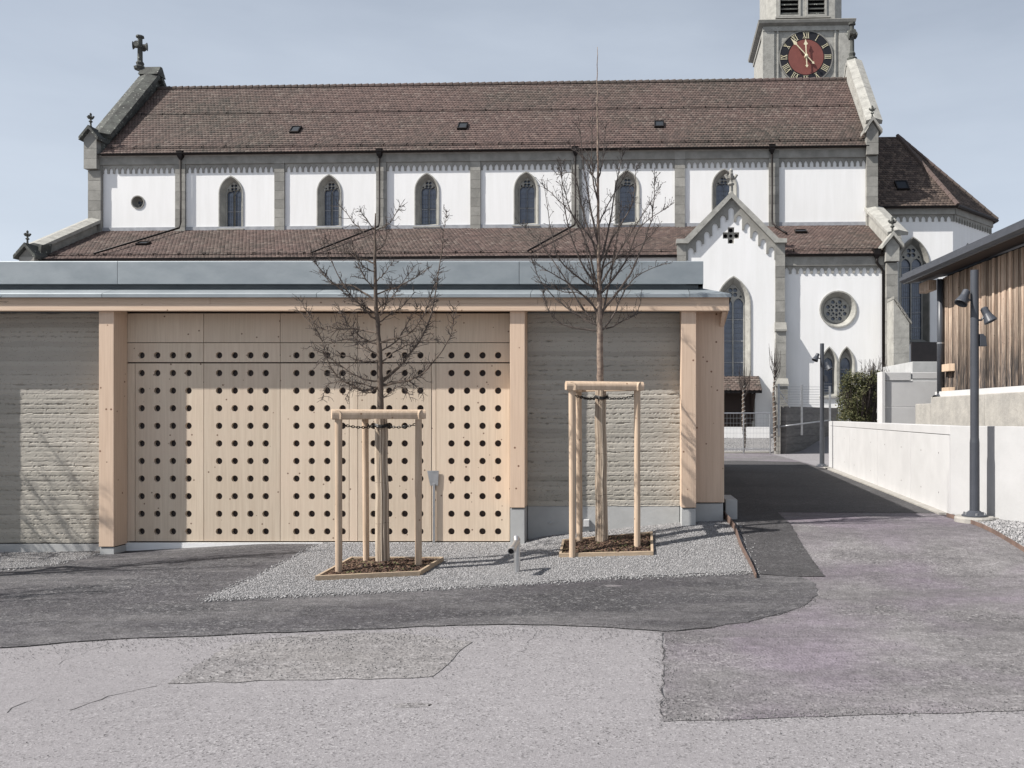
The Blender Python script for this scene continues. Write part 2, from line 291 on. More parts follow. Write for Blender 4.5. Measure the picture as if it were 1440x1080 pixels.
# ------------------------------------------------------------------ ground
def struct(name, mb, m, parent=None, **k):
    o = obj(name, mb, m, parent, **k)
    if not parent: o['kind'] = 'structure'
    return o
gx = sorted(set([-600,-300,-120,-60,-30,-20] + [round(-14+.25*i, 3) for i in range(105)] + [14,18,25,40,80,200,600]))
gy = sorted(set([-60,-20,-8,-3,0,1.5,2.5] + [round(3+.25*i, 3) for i in range(137)] + [40,44,50,60,80,120,200,400,900]))
mb = MB(); mb.v = [(x, y, gz(x, y)) for y in gy for x in gx]; nx = len(gx)
mb.f = [(j*nx+i, j*nx+i+1, (j+1)*nx+i+1, (j+1)*nx+i) for j in range(len(gy)-1) for i in range(nx-1)]
struct('ground', mb, M['as_old'], smooth=True)
def sheet(name, poly, off, m, step=.25, wob=.0):
    if wob:                                      # ragged edge
        q = []
        for i, p in enumerate(poly):
            a = Vector(p); b = Vector(poly[(i+1) % len(poly)]); n = max(1, int((b-a).length / .12)); n = min(n, 90)
            for k in range(n):
                c = a.lerp(b, k/n)
                q.append((c.x + R.uniform(-wob, wob), c.y + R.uniform(-wob, wob)) if k else (c.x, c.y))
        poly = q
    bm = bmesh.new(); bm.faces.new([bm.verts.new((x, y, 0)) for x, y in poly])
    bmesh.ops.triangulate(bm, faces=bm.faces[:])
    xs = [p[0] for p in poly]; ys = [p[1] for p in poly]
    for a, lo, hi in ((0, min(xs), max(xs)), (1, min(ys), max(ys))):
        for i in range(int(lo/step), int(hi/step)+1):
            if lo < i*step < hi:
                co = (i*step,0,0) if a == 0 else (0,i*step,0); no = (1,0,0) if a == 0 else (0,1,0)
                bmesh.ops.bisect_plane(bm, geom=bm.verts[:]+bm.edges[:]+bm.faces[:], plane_co=co, plane_no=no)
    bmesh.ops.recalc_face_normals(bm, faces=bm.faces[:])
    me = bpy.data.meshes.new(name)
    for v in bm.verts: v.co.z = gz(v.co.x, v.co.y) + off
    bm.to_mesh(me); bm.free()
    if me.polygons and me.polygons[0].normal.z < 0: me.flip_normals()
    me.materials.append(m); o = link(bpy.data.objects.new(name, me)); o['kind'] = 'structure'; return o
WA0, WA1, WB1 = Vector((5.43, 22.7)), Vector((4.46, 11.75)), Vector((5.9, 9.38))     # foot of the retaining wall
sheet('road', [G(935,889), G(932,1015), G(1190,1007), G(1440,1000), (9, 4.75), (9, 9), (4.5, 8.6), (4.36, 11.7), (5.3, 22.7), (5.3, 31.6), (1.2, 31.2), (1.2, 8.4), G(1062,830), G(1000,885)], .004, M['as_rough'], wob=.014)
sheet('asphalt_patch', [G(235,962), G(330,905), G(420,893), G(560,890), G(665,903), G(608,952), G(450,957)], .004, M['as_patch'], wob=.022)
sheet('asphalt_apron', [(-11, 6.1), G(-60,917), G(0,912), G(160,900), G(330,893), G(500,886), G(640,880), G(700,879), G(800,881), G(880,885), G(935,889), G(1000,884), G(1050,876), G(1095,866), G(1130,853),
       G(1150,838), G(1148,822), G(1125,812), G(1062,808), (1.25, 11.02), (-9.4, 11.02), (-11, 11)], .008, M['as_new'], wob=.018)
sheet('asphalt_strip', [G(1064,808), G(1110,812), G(1160,812), G(1128,768), G(1095,723), (2.35,16), (2.75,24), (3.0,30), (2.1,30), (1.75,18), (1.32,11.2)], .012, M['as_strip'], wob=.008)
GRAV = [G(292,844), G(345,842), G(400,839), G(480,836), G(560,832), G(660,826), G(760,820), G(860,813), G(960,809), G(1062,805), (1.36, 11.1), (1.36, 11.5), (1.26, 11.5), (1.26,11.02), (-3.9, 11.02), G(375,808)]
GRAVL = [(-10.5, 8.4), G(-60,812), G(0,803), G(70,796), G(130,780), G(165,771), (-6.5, 11.02), (-10.5, 11.02)]
sheet('lane_shadow_asphalt', [(1.4,12.15),(4.40,12.05),(5.2,22.5),(5.2,25.6),(3.4,26.2),(2.3,25.9),(1.7,18)], .008, M['as_lane_shadow'], wob=.01)  # darker lane asphalt whose colour also deepens the pavilion's shadow
sheet('gravel_bed', GRAV, .014, M['gravel_bed'], wob=.03)
sheet('gravel_bed', GRAVL, .014, M['gravel_bed'], wob=.02)
GRAVR = [(4.41, 11.6), (4.46, 9.5), (4.6, 8.8), (6.2, 8.8), (5.85, 9.45), (4.47, 11.72)]
sheet('gravel_bed', GRAVR, .03, M['gravel_bed'], wob=.0)
GRAVB = [(1.2, 31.7), (5.4, 31.9), (8.6, 37.2), (1.2, 38), (-3, 38), (-3, 31.6)]
sheet('gravel_bed', GRAVB, .03, M['gravel_bed'], step=.5)

def inpoly(x, y, poly):
    c = False; n = len(poly)
    for i in range(n):
        x1, y1 = poly[i]; x2, y2 = poly[i-1]
        if (y1 > y) != (y2 > y) and x < (x2-x1)*(y-y1)/(y2-y1)+x1: c = not c
    return c
def inpoly_np(P, poly):
    c = np.zeros(len(P), bool); n = len(poly); x, y = P[:,0], P[:,1]
    for i in range(n):
        x1, y1 = poly[i]; x2, y2 = poly[i-1]
        if y1 == y2: continue
        hit = ((y1 > y) != (y2 > y)) & (x < (x2-x1)*(y-y1)/(y2-y1)+x1); c ^= hit
    return c
rng = np.random.default_rng(3)
OCT = np.array([(1,0,0),(0,1,0),(-1,0,0),(0,-1,0),(0,0,1),(0,0,-1)], float)
OF = np.array([(0,1,4),(1,2,4),(2,3,4),(3,0,4),(1,0,5),(2,1,5),(3,2,5),(0,3,5)])
def stones(name, poly, n, r0, r1, m, flat=.65, off=.015, long=1.0, zf=None, parent=None, label=None, cat=None, pts=None):
    if pts is None:
        lo = np.min(np.array(poly), 0); hi = np.max(np.array(poly), 0); P = np.zeros((0,2))
        while len(P) < n:
            Q = lo + rng.random((n, 2)) * (hi - lo); P = np.vstack([P, Q[inpoly_np(Q, poly)]])
        P = P[:n]
    else: P = pts; n = len(P)
    ax = np.array([[np.interp(x, AX, AZV)] for x in P[:,0]])[:,0]
    t = np.clip((P[:,1]-8.2)/2.7, 0, 1); z = ax*t*t*(3-2*t)
    t2 = np.clip((P[:,1]-31.8)/4.7, 0, 1); z += .55*t2*t2*(3-2*t2)
    if zf is not None: z = z + zf(P)
    r = r0 + (r1-r0)*rng.random(n)**1.6
    V = OCT[None]*(1+.45*(rng.random((n,6,1))-.5)) + .25*(rng.random((n,6,3))-.5)
    V = V*r[:,None,None]; V[:,:,2] *= flat; V[:,:,0] *= long
    a = rng.random(n)*6.283; tl = (rng.random(n)-.5)*1.1; c, s = np.cos(a), np.sin(a)
    X = V[:,:,0]*np.cos(tl)[:,None]+V[:,:,2]*np.sin(tl)[:,None]; Z = -V[:,:,0]*np.sin(tl)[:,None]+V[:,:,2]*np.cos(tl)[:,None]
    W_ = np.stack([X*c[:,None]-V[:,:,1]*s[:,None], X*s[:,None]+V[:,:,1]*c[:,None], Z], 2)
    W_ += np.stack([P[:,0], P[:,1], z+off+r*.25*flat], 1)[:,None,:]
    Fc = (OF[None] + (np.arange(n)*6)[:,None,None]).reshape(-1)
    me = bpy.data.meshes.new(name); me.vertices.add(n*6); me.vertices.foreach_set('co', W_.reshape(-1).astype('f'))
    me.loops.add(n*24); me.loops.foreach_set('vertex_index', Fc.astype('i')); me.polygons.add(n*8)
    me.polygons.foreach_set('loop_start', (np.arange(n*8)*3).astype('i')); me.update(calc_edges=True)
    at_ = me.attributes.new('tint', 'FLOAT', 'POINT'); at_.data.foreach_set('value', np.repeat(rng.random(n), 6).astype('f'))
    me.materials.append(m); o = link(bpy.data.objects.new(name, me)); o['kind'] = 'stuff'
    if parent: o.parent = parent; o.matrix_parent_inverse = Matrix.Translation(-Vector(ORG[parent.name]))
    if label: o['label'] = label; o['category'] = cat
    return o
stones('gravel', GRAV, 125000, .003, .0105, M['pebble'], label='light grey gravel bed around the two staked trees in front of the doors', cat='gravel')
stones('gravel', GRAVL, 30000, .003, .0105, M['pebble'], label='grey gravel in front of the left earth wall', cat='gravel')
stones('gravel', GRAVR, 9000, .006, .024, M['pebble'], off=.032, label='grey gravel strip along the foot of the white retaining wall', cat='gravel')
stones('gravel', GRAVB, 12000, .01, .03, M['pebble'], off=.03, label='pale gravel behind the mesh fence by the church portal', cat='gravel')
# loose grit that the lorries left on the asphalt
def along(pts, n, wd):
    out_ = []
    seg = [(Vector(pts[i]), Vector(pts[i+1])) for i in range(len(pts)-1)]; Ls = [(b-a).length for a, b in seg]; T = sum(Ls)
    for _ in range(n):
        t = R.random()*T; i = 0
        while t > Ls[i] and i < len(Ls)-1: t -= Ls[i]; i += 1
        p = seg[i][0].lerp(seg[i][1], t/Ls[i]); out_.append((p.x+R.gauss(0, wd), p.y+R.gauss(0, wd)))
    return out_
gr = along([G(0,925), G(160,905), G(330,900), G(640,893), G(800,889), G(930,900)], 2300, .13)
gr += along([G(935,890), G(932,1013), G(1190,1005), G(1440,998)], 1200, .05)
gr += along([G(1000,884), G(1095,866), G(1150,836)], 500, .09)
gr += along([G(292,846), G(480,838), G(760,822), G(1060,808)], 900, .06)
gr += [tuple(G(R.uniform(250,650), R.uniform(895,955))) for _ in range(1100)] + [tuple(G(R.uniform(-40,1480), R.uniform(890,1079))) for _ in range(420)]
gr += [tuple(G(R.uniform(935,1500), R.uniform(830,1000))) for _ in range(1300)]
eg = along([G(292,845), G(345,843), G(480,837), G(660,827), G(860,814), G(1062,806)], 2600, .045)+along([G(292,844), G(375,808), (-3.9,10.9)], 1300, .05)+along([G(-60,812), G(70,796), G(165,771)], 900, .05)+along([(1.33,8.7),(1.36,11)], 250, .05)
stones('spilled_gravel', None, 0, .004, .013, M['pebble'], off=.011, pts=np.array(eg), label='gravel stones spilled over the edge of the gravel bed', cat='gravel')
stones('loose_grit', None, 0, .0018, .0062, mat('grit', (.16,.155,.16), None, 30, tint=[(0,(.06,.06,.06)),(.6,(.15,.15,.15)),(1,(.36,.35,.35))]), off=.006, pts=np.array(gr), label='loose dark grit scattered over the asphalt joints', cat='grit')
def crack(pts, wd=.007, name='asphalt_crack', off=.0015, m=None, jit=.028):
    P = []
    for i in range(len(pts)-1):
        a, b = Vector(pts[i]), Vector(pts[i+1]); n = max(2, int((b-a).length/.06))
        P += [a.lerp(b, k/n) + Vector((R.uniform(-jit,jit), R.uniform(-jit,jit))) for k in range(n)]
    mb = MB(); vs = []
    for i, p in enumerate(P):
        d = (P[min(i+1,len(P)-1)]-P[max(i-1,0)]).normalized(); nrm = Vector((-d.y, d.x)); w_ = wd*R.uniform(.1,.8)
        for s_ in (-1, 1): q = p+nrm*w_*s_; vs.append((q.x, q.y, gz(q.x,q.y)+off))
    mb.add(vs, [(2*i,2*i+1,2*i+3,2*i+2) for i in range(len(P)-1)])
    struct(name, mb, m or M['as_strip'])
crack([G(5,1005), G(30,990), G(60,975)], .006); crack([G(103,1000), G(120,990), G(160,978), G(200,970), G(232,962)], .006)
crack([G(80,935), G(130,912), G(180,900)], .003); crack([G(933,890), G(933,950), G(931,1015)], .007, off=.007, jit=.012)
crack([G(732,918), G(760,885)], .003); crack([G(1050,705), G(1072,745), G(1072,780)], .006, off=.0145)
crack([G(330,894), G(500,887), G(700,880), G(935,890), G(1050,877), G(1130,854), G(1150,838)], .004, off=.0105, jit=.02)
crack([G(1160,812), G(1128,768), G(1095,723), (2.35,16)], .004, off=.0145, jit=.01)

def stain(px, py, rx_, ry_, m):
    c = G(px, py); n = 22; pts = [(c[0]+rx_*math.cos(a)*R.uniform(.7,1.1), c[1]+ry_*math.sin(a)*R.uniform(.7,1.1)) for a in [2*math.pi*k/n for k in range(n)]]
    return sheet('asphalt_stain', pts, .0012 if py > 900 else .0088, m)
stain(577, 992, .12, .05, M['as_patch']); stain(862, 825, .10, .05, M['as_rough'])

# ------------------------------------------------------------------ pavilion
def Z(py, Y): return EZ - (py - CY) * Y / F
def Xp(px, Y): return (px - CX) * Y / F
YD, YP = 11.0, 10.7
pav = thing('timber_pavilion', 'low spruce and rammed earth pavilion with round holed doors and zinc roof edge', 'pavilion', (-3.9, 11, 0))
ZT = 2.975
posts = [Xp(139,YP), Xp(717,YP), Xp(958,YP)]; PW = .187
posts.insert(0, posts[0] - (posts[2]-posts[1])); XR = 1.268; XL = posts[0] - (XR - posts[3] - PW)
for i, x in enumerate(posts):
    zb = [.01,.01,.50,.50][i]
    obj('post', MB().box(x, x+PW, YP, 10.995, zb, 3.04), M['larch'], pav, bevel=.004)
    obj('post_footing', MB().box(x+.004, x+PW-.004, YP+.012, 10.994, -.3, zb-.012), M['concrete'], pav, bevel=.004)
    obj('shadow_gap', MB().box(x+.02, x+PW-.02, YP+.02, 10.98, zb-.012, zb), M['void'], pav)
# corner panels and side walls (the right side runs slightly outwards)
obj('corner_board', MB().box(posts[3]+PW+.002, XR, 11.0, 11.12, .535, 3.04), M['larch'], pav, bevel=.003)
obj('corner_board', MB().box(XL, posts[0]-.002, 11.0, 11.12, .02, 3.04), M['larch'], pav, bevel=.003)
obj('plinth', MB().box(posts[3]+PW+.002, XR-.012, 11.012, 11.2, -.3, .52), M['concrete'], pav, bevel=.004)
obj('plinth', MB().box(posts[2]+PW+.002, posts[3]-.002, 11.005, 11.2, -.3, Z(712,YD)), M['concrete'], pav, bevel=.003)
obj('plinth', MB().box(posts[0]+PW+.002, posts[1]-.002, 11.005, 11.2, -.4, .0), M['concrete'], pav, bevel=.003)
obj('side_wall', MB().prism([(XR-.005,11.125),(2.27,23),(1.9,23),(1.0,11.125)], .53, 3.04, 'z'), M['larch'], pav)
obj('side_wall', MB().box(XL, XL+.3, 11.125, 23, 0, 3.04), M['larch'], pav)
obj('back_wall', MB().box(XL+.31, 1.89, 22.8, 23, -.2, 3.04), M['larch'], pav)
obj('side_plinth', MB().prism([(XR+.005,11.2),(2.30,23),(1.9,23),(1.0,11.2)], -.2, .52, 'z'), M['concrete'], pav)
obj('kerb_block', MB().prism([(11.22,-.2),(12.9,-.2),(12.9,.42),(11.9,.55),(11.22,.55)], XR+.045, XR+.20, 'x'), M['concrete'], pav, bevel=.008)
# rammed earth infill with its layers
def earth(x0, x1, z0, z1, seed):
    rg = np.random.default_rng(seed); s = .011; nx_ = int((x1-x0)/s); nz = int((z1-z0)/s)
    def field(cx_, cz_):
        a = rg.random((int(nz/cz_)+3, int(nx_/cx_)+3)); zi = np.linspace(0, a.shape[0]-1.001, nz+1); xi = np.linspace(0, a.shape[1]-1.001, nx_+1)
        z0_, x0_ = zi.astype(int), xi.astype(int); fz = (zi-z0_)[:,None]; fx = (xi-x0_)[None]
        return (a[z0_][:,x0_]*(1-fz)*(1-fx)+a[z0_+1][:,x0_]*fz*(1-fx)+a[z0_][:,x0_+1]*(1-fz)*fx+a[z0_+1][:,x0_+1]*fz*fx)
    zz = np.linspace(z0, z1, nz+1); wob = (field(30,16)-.5)*.014+(field(5,4)-.5)*.008
    ph = (zz[:,None]+wob)/.062; fr = ph - np.floor(ph); lay = np.floor(ph).astype(int); lay -= lay.min()
    rough_ = rg.random(lay.max()+1)**1.4; prd = (rg.random(lay.max()+1)-.5)*.0035; amt = rough_[lay]
    joint = np.clip(1-fr/.34, 0, 1)
    crumb = np.clip(field(1.6,1.3)*.6+field(4,2.5)*.4-.42, 0, 1)*2.6
    d = prd[lay] + .006*(field(30,8)-.5) + joint*(.0015+(.25+amt)*(.001+.022*crumb)) + .0022*field(1.2,1.2) + .002*field(3,2) + .010*np.clip(field(2,2)-.88,0,1)*5
    mb = MB(); xs = np.linspace(x0, x1, nx_+1)
    mb.v = [(xs[i], 11.0+d[j,i], zz[j]) for j in range(nz+1) for i in range(nx_+1)]; n = nx_+1
    mb.f = [(j*n+i, j*n+i+1, (j+1)*n+i+1, (j+1)*n+i) for j in range(nz) for i in range(nx_)]
    mb.tint = np.clip(.5 + (rg.random(lay.max()+1)[lay]-.5)*.8, 0, 1).reshape(-1).astype('f')
    return mb
M['earth'] = mat('rammed_earth', (.39,.37,.33), (.32,.302,.268), 2.4, (1,1,3), rough=.95, bump=.002, bscale=70,
    tint=[(0,(.30,.285,.25)),(.5,(.37,.35,.31)),(1,(.43,.405,.36))], spots=((.10,.085,.07), 34, .16, .8), big=((.285,.275,.225), .6, .45, .7, .7))
obj('earth_wall', earth(posts[2]+PW, posts[3], Z(712,YD)+.004, ZT, 5), M['earth'], pav)
obj('earth_wall', earth(posts[0]+PW, posts[1], .014, ZT, 11), M['earth'], pav)
obj('wall_cap', MB().box(posts[2]+PW+.002, posts[3]-.002, 10.99, 11.2, ZT, 3.04), M['zinc_dark'], pav)
obj('wall_cap', MB().box(posts[0]+PW+.002, posts[1]-.002, 10.99, 11.2, ZT, 3.04), M['zinc_dark'], pav)
# perforated doors
HX = [[199,221,243,265],[308,330,352,373.5],[416.7,438.3,460,481.7],[525.3,547.3,569,591],[634.7,656.6,678.4,700.3]]
HY = [524.6 + 24.75*k - .15*0 for k in range(10)]
HR = .042
def panel(name, px0, px1, z0, z1, cols, rows, y=YD, t=.045, m='wood', **k):
    g = .0035; x0, x1 = Xp(px0,YD)+g, Xp(px1,YD)-g
    loops = [rect(x0, x1, z0+g, z1-g)] + [circ(Xp(c,YD), Z(r,YD), HR, 20) for c in cols for r in rows]
    return obj(name, plate(MB(), loops, y, y+t), M[m], pav, **k)
zb = .034; z510 = Z(510,YD); z482 = Z(482,YD); DX = [190, 286.5, 394, 491, 606.5, 717]
for a, b, c in ((190,286.5,0),(286.5,394,1),(394,491,2),(503,606.5,3),(613,717,4)):
    panel('door_leaf', a, b, zb, z510-.006, HX[c], HY)
panel('door_jamb', 178, 190, zb, z510-.006, [], []); panel('door_jamb', 491, 503, zb, z510-.006, [], []); panel('door_jamb', 606.5, 613, zb, z510-.006, [], [], y=YD+.004)
for a, b, c in ((178,286.5,0),(286.5,394,1),(394,503,2),(503,613,3),(613,717,4)):
    panel('fanlight_panel', a, b, z510+.004, z482, HX[c], [499.6])
    panel('head_panel', a, b, z482+.002, ZT, [], [])
obj('interior_backing', MB().box(Xp(178,YD), Xp(717,YD), YD+.062, YD+.1, 0, 3.04), M['interior_shade'], pav)  # backing behind the door holes, coloured to stand for the dim interior
obj('threshold', MB().box(Xp(176,YD), Xp(718,YD), YD-.02, YD+.07, -.2, .018), M['plaster'], pav)
# roof edge: boards, zinc eave sheets, zinc parapet sheets
e0, e1 = XL-.02, 1.292
def split(cuts, lo, hi): c = [lo] + cuts + [hi]; return list(zip(c[:-1], c[1:]))
for a, b in split([-5.2, -1.1], e0, e1): obj('fascia_board', MB().box(a+.001, b-.001, 10.672, 10.72, 3.045, 3.15), M['larch_h'], pav, bevel=.003)
for a, b in split([-4.05], e0, e1): obj('fascia_slat', MB().box(a+.001, b-.001, 10.64, 10.72, 2.962, 3.043), M['larch_h'], pav, bevel=.004)
obj('side_fascia', MB().prism([(e1-.002,10.723),(2.33,23.02),(2.27,23.02),(e1-.05,10.723)], 2.962, 3.15, 'z'), M['larch_h'], pav)
obj('side_corbel', MB().prism([(10.724,2.96),(11.25,2.96),(11.25,2.72),(11.12,2.72),(10.9,2.86)], XR-.055, XR-.006, 'x'), M['larch'], pav, bevel=.003)
obj('soffit', MB().prism([(e0,10.722),(e1-.052,10.722),(2.26,23),(e0,23)], 3.042, 3.10, 'z'), M['larch_h'], pav)
for a, b in split([Xp(143,10.6), Xp(445,10.6), Xp(746,10.6), Xp(970,10.6)], e0-.03, e1+.02):
    mb = MB().prism([(10.60,3.125),(10.60,3.165),(10.615,3.18),(10.93,3.285),(10.93,3.262),(10.63,3.15),(10.63,3.125)], a+.003, b-.003 if b < e1 else b-.30, 'x')
    if b > e1:                                   # mitred corner sheet going round onto the side
        mb = MB(); vs = []
        for (x, y, z) in ((a+.003,10.60,3.125),(b,10.60,3.125),(b,10.60,3.17),(a+.003,10.60,3.17),(a+.003,10.93,3.285),(b-.33,10.93,3.285),(b+1.02,23,3.17),(b+.7,23,3.285),(b+1.02,23,3.125)): vs.append((x,y,z))
        mb.add(vs, [(0,1,2,3),(3,2,5,4),(1,8,6,2),(2,6,7,5)])
    obj('eave_sheet', mb, M['zinc'], pav)
pe = .985
obj('dark_recess', MB().prism([(e0+.33,10.90),(pe-.06,10.90),(1.93,22.7),(e0+.33,22.7)], 3.10, 3.34, 'z'), M['zinc_dark'], pav)
pc = [Xp(165,10.8), Xp(730,10.8)]; pc.insert(0, pc[0]-(pc[1]-pc[0]))
pc = [c for c in pc if c > e0+.3]
for a, b in split(pc, e0+.28, pe):
    obj('parapet_sheet', MB().prism([(10.80,3.322),(10.80,3.600),(10.81,3.612),(11.02,3.60),(11.02,3.322)], a+.003, b-.003, 'x'), M['zinc'], pav)
obj('parapet_sheet', MB().prism([(pe-.003,10.83),(1.98,22.9),(1.75,22.9),(pe-.22,11.03),(pe-.22,10.83)], 3.322, 3.60, 'z'), M['zinc'], pav)
obj('flat_roof', MB().prism([(e0+.35,11.03),(.9,11.03),(1.8,22.8),(e0+.35,22.8)], 3.3, 3.45, 'z'), M['gravel_bed'], pav)

# steel edging along the gravel, leaning a little
se = thing('steel_edging', 'rusty steel strip edging the gravel beside the dark asphalt', 'edging', (1.34, 10, .2))
edg = [(1.30+.01*math.sin(i*1.3), 8.56+(11.25-8.56)*i/9) for i in range(10)]
for i in range(9):
    (x0,y0),(x1,y1) = edg[i], edg[i+1]; h = .05+.055*i/8
    za, zc = gz(x0,y0), gz(x1,y1)
    obj('edge_plate', MB().add([(x0,y0,za-.05),(x1,y1,zc-.05),(x1,y1,zc+h+.012),(x0,y0,za+h),(x0+.012,y0,za-.05),(x1+.012,y1,zc-.05),(x1+.012,y1,zc+h+.012),(x0+.012,y0,za+h)],
        [(0,3,2,1),(4,5,6,7),(3,7,6,2),(0,4,7,3),(1,2,6,5)]), M['rust'], se)
se2 = thing('steel_edging', 'rusty steel strip between the road and the gravel under the lamp post', 'edging', (4.4, 10, .2))
for i in range(8):
    y0 = 8.7+.37*i; y1 = y0+.366; x0 = 4.46-.010*i; x1 = x0-.010
    obj('edge_plate', MB().loft([[(x0,y0,gz(x0,y0)+z),(x1,y1,gz(x1,y1)+z),(x1+.012,y1,gz(x1,y1)+z),(x0+.012,y0,gz(x0,y0)+z)] for z in (-.05,.055)]), M['rust'], se2)

# bits on the pavilion: socket box, tap
o = obj('socket_box', MB().box(Xp(821,11), Xp(829,11), 10.93, 11.003, Z(740,11), Z(730,11)), M['concrete_w'], bevel=.006, org=at(825,735,11)); o['label'] = 'small white box on the concrete plinth behind the tree stakes'; o['category'] = 'box'
tp = thing('wall_tap', 'small metal tap on the shaded concrete plinth right of the doors', 'tap', at(774,735,10.98))
c = at(774,735,10.99); obj('tap_body', MB().tube([c+Vector((0,.02,0)), c+Vector((0,-.05,0))], .012, 8), M['steel'], tp)
obj('tap_handle', MB().tube([c+Vector((-.035,-.05,-.012)), c+Vector((0,-.055,.004)), c+Vector((.035,-.05,.018))], .006, 6), M['steel'], tp)

# ------------------------------------------------------------------ church (local: u right, v away, z up)
ch = thing('church', 'long white neo gothic church with grey stone trim and brown tiled roofs', 'church', CH, PHI, world=False)
def blocks(name, parent, u0, u1, v0, v1, z0, z1, h=.42, m='stone', core='stone'):
    """a stone pier of separate blocks round a recessed core"""
    p = obj(name, MB().box(u0+.012, u1-.012, v0+.012, v1, z0, z1), M[core], parent)
    n = max(1, round((z1-z0)/h)); hh = (z1-z0)/n
    for k in range(n):
        cut = [u0, u1] if (u1-u0) < .75 or k % 2 else [u0, (u0+u1)/2+R.uniform(-.1,.1), u1]
        for a, b in zip(cut[:-1], cut[1:]):
            obj('stone_block', MB().box(a+(.006 if a > u0 else 0), b-(.006 if b < u1 else 0), v0+R.uniform(-.004,.004), v1-.002, z0+k*hh+.006, z0+(k+1)*hh-.006), M[m], p)
    return p
def zat(px, py, v): return L(px, py, v)[1]
def uat(px, v, py=400): return L(px, py, v)[0]
VA, VG = -4.2, -4.45                             # aisle wall plane, portal gable plane
zeN = (zat(130,217,-.25)+zat(1220,205,-.25))/2
zrN = zat(700,119,4.6)
zjN = zat(650,321,0)                             # where the aisle roof meets the nave wall
zeA = (zat(500,361,VA-.2)+zat(1180,357,VA-.2))/2
uL0, uR0 = uat(133,0), uat(1220,0)
ZG = .2                                          # church floor level at the walls
fz0 = zeN-.10; fzA = zeN-.62; fzB = zeN-.92      # cornice top, arch peaks, tooth ends

def gothic(parent, cx, z0, wd, zs, zt, v, depth=.34, marg=.2, lights=2, rose=True, transoms=(), thr=.06, ringm='stone_light', nlat=0):
    """stone surround (the part), with tracery, glazing and sill as sub-parts"""
    A = arch(cx, z0, wd, zs, zt); B = arch(cx, z0, wd-.10, zs, zt-.06); C_ = arch(cx, z0+.10, wd-2*marg, zs, zt-marg*1.25)
    mb = MB().loft([[(x, v+.02, z) for x, z in A], [(x, v-.045, z) for x, z in A], [(x, v-.045, z) for x, z in B], [(x, v+depth, z) for x, z in C_]], cap=False)
    w_ = obj('window', mb, M[ringm], parent)
    iw = wd-2*marg; lo = z0+.10
    loops = [C_]; t = thr*.8; lw = (iw-(lights+1)*t)/lights; h = iw/2
    lzs = zs+.02; ltop = zs+lw*.72
    for i in range(lights):
        c = cx-iw/2+t+lw/2+i*(lw+t); loops.append(arch(c, lo+t*.6, lw, lzs, ltop, 5))
    if rose:
        rr = iw*.235; cz = zs+(zt-marg*1.25-zs)*.60
        for k in range(4):
            a = k*math.pi/2+math.pi/4; loops.append(circ(cx+rr*.60*math.cos(a), cz+rr*.60*math.sin(a), rr*.40, 9))
        if rose:
            for s_ in (-1,1): loops.append(circ(cx+s_*iw*.33, zs+(zt-marg*1.25-zs)*.40, iw*.055, 8))
    tr = obj('tracery', plate(MB(), loops, v+depth-.04, v+depth+.06), M['stone_light'], w_)
    obj('glass', MB().prism(C_, v+depth+.10, v+depth+.14, 'y'), M['glass'], w_)
    for tz in transoms: obj('glazing_bar', MB().box(cx-iw/2, cx+iw/2, v+depth+.062, v+depth+.085, tz-.018, tz+.018), M['lead'], w_)
    if nlat:
        mb = MB(); n = nlat
        for i in range(lights):
            c0 = cx-iw/2+t+i*(lw+t)
            for k in range(1, n): x = c0+lw*k/n; mb.box(x-.006, x+.006, v+depth+.086, v+depth+.096, lo, zs)
        z = lo+.22
        while z < zs: mb.box(cx-iw/2, cx+iw/2, v+depth+.086, v+depth+.096, z-.006, z+.006); z += .22
        obj('lead_cames', mb, M['lattice'], w_)
    obj('sill', MB().prism([(v-.10,z0-.09),(v-.10,z0-.03),(v+.0,z0),(v+depth,z0+.16),(v+depth,z0-.09)], cx-wd/2-.06, cx+wd/2+.06, 'x'), M['stone_light'], w_)
    return A
def frieze(parent, u0, u1, v, ztop, zpk, zbt, pitch=.285, tooth=.10, name='arched_frieze', m='stone'):
    n = max(1, round((u1-u0-tooth)/pitch)); p = (u1-u0-tooth)/n
    lp = [(u0, ztop), (u0, zbt)]
    for k in range(n):
        a = u0+k*p; b = a+p; h = zpk-zbt
        lp += [(a+tooth, zbt), (a+tooth, zbt+h*.45), (a+tooth+(p-tooth)*.2, zbt+h*.8), ((a+tooth+b)/2, zpk), (b-(p-tooth)*.2, zbt+h*.8), (b, zbt+h*.45), (b, zbt)]
    lp += [(u1, zbt), (u1, ztop)]
    return obj(name, plate(MB(), [lp], v-.05, v+.02), M[m], parent)

# nave wall with its openings
lp_px = [250,388,532,663,806,950,1083]; lw_px = 14
les = []
for i, p in enumerate(lp_px): u = uat(p+6 if i not in (0,2,4,6) else p+5, 0, 280); les.append((u-.25, u+.25))
edges = [uat(136,0)] + [x for ab in les for x in ab] + [uR0]
bays = [(edges[2*i], edges[2*i+1]) for i in range(8)]
wins = []
holes = []
for px in (325, 463, 600.5, 740, 882, 1018.5):
    cx = uat(px, 0); k = (px-325)/694
    ztop = zat(px, 247-10*k, 0); zbot = zat(px, 321-8*k, 0)
    wins.append((cx, zbot, 1.24, zbot+(ztop-zbot)*.66, ztop))
rx, rz = L(194, 284.5, 0)
for (cx, z0, wd, zs, zt) in wins: holes.append(arch(cx, z0, wd, zs, zt))
holes.append(circ(rx, rz, .34, 20))
obj('wall', plate(MB(), [rect(uL0+.02, uR0, ZG, zeN)] + holes, 0, .5), M['plaster'], ch)
for (cx, z0, wd, zs, zt) in wins:
    gothic(ch, cx, z0, wd, zs, zt, 0, transoms=(z0+.92,), nlat=4)
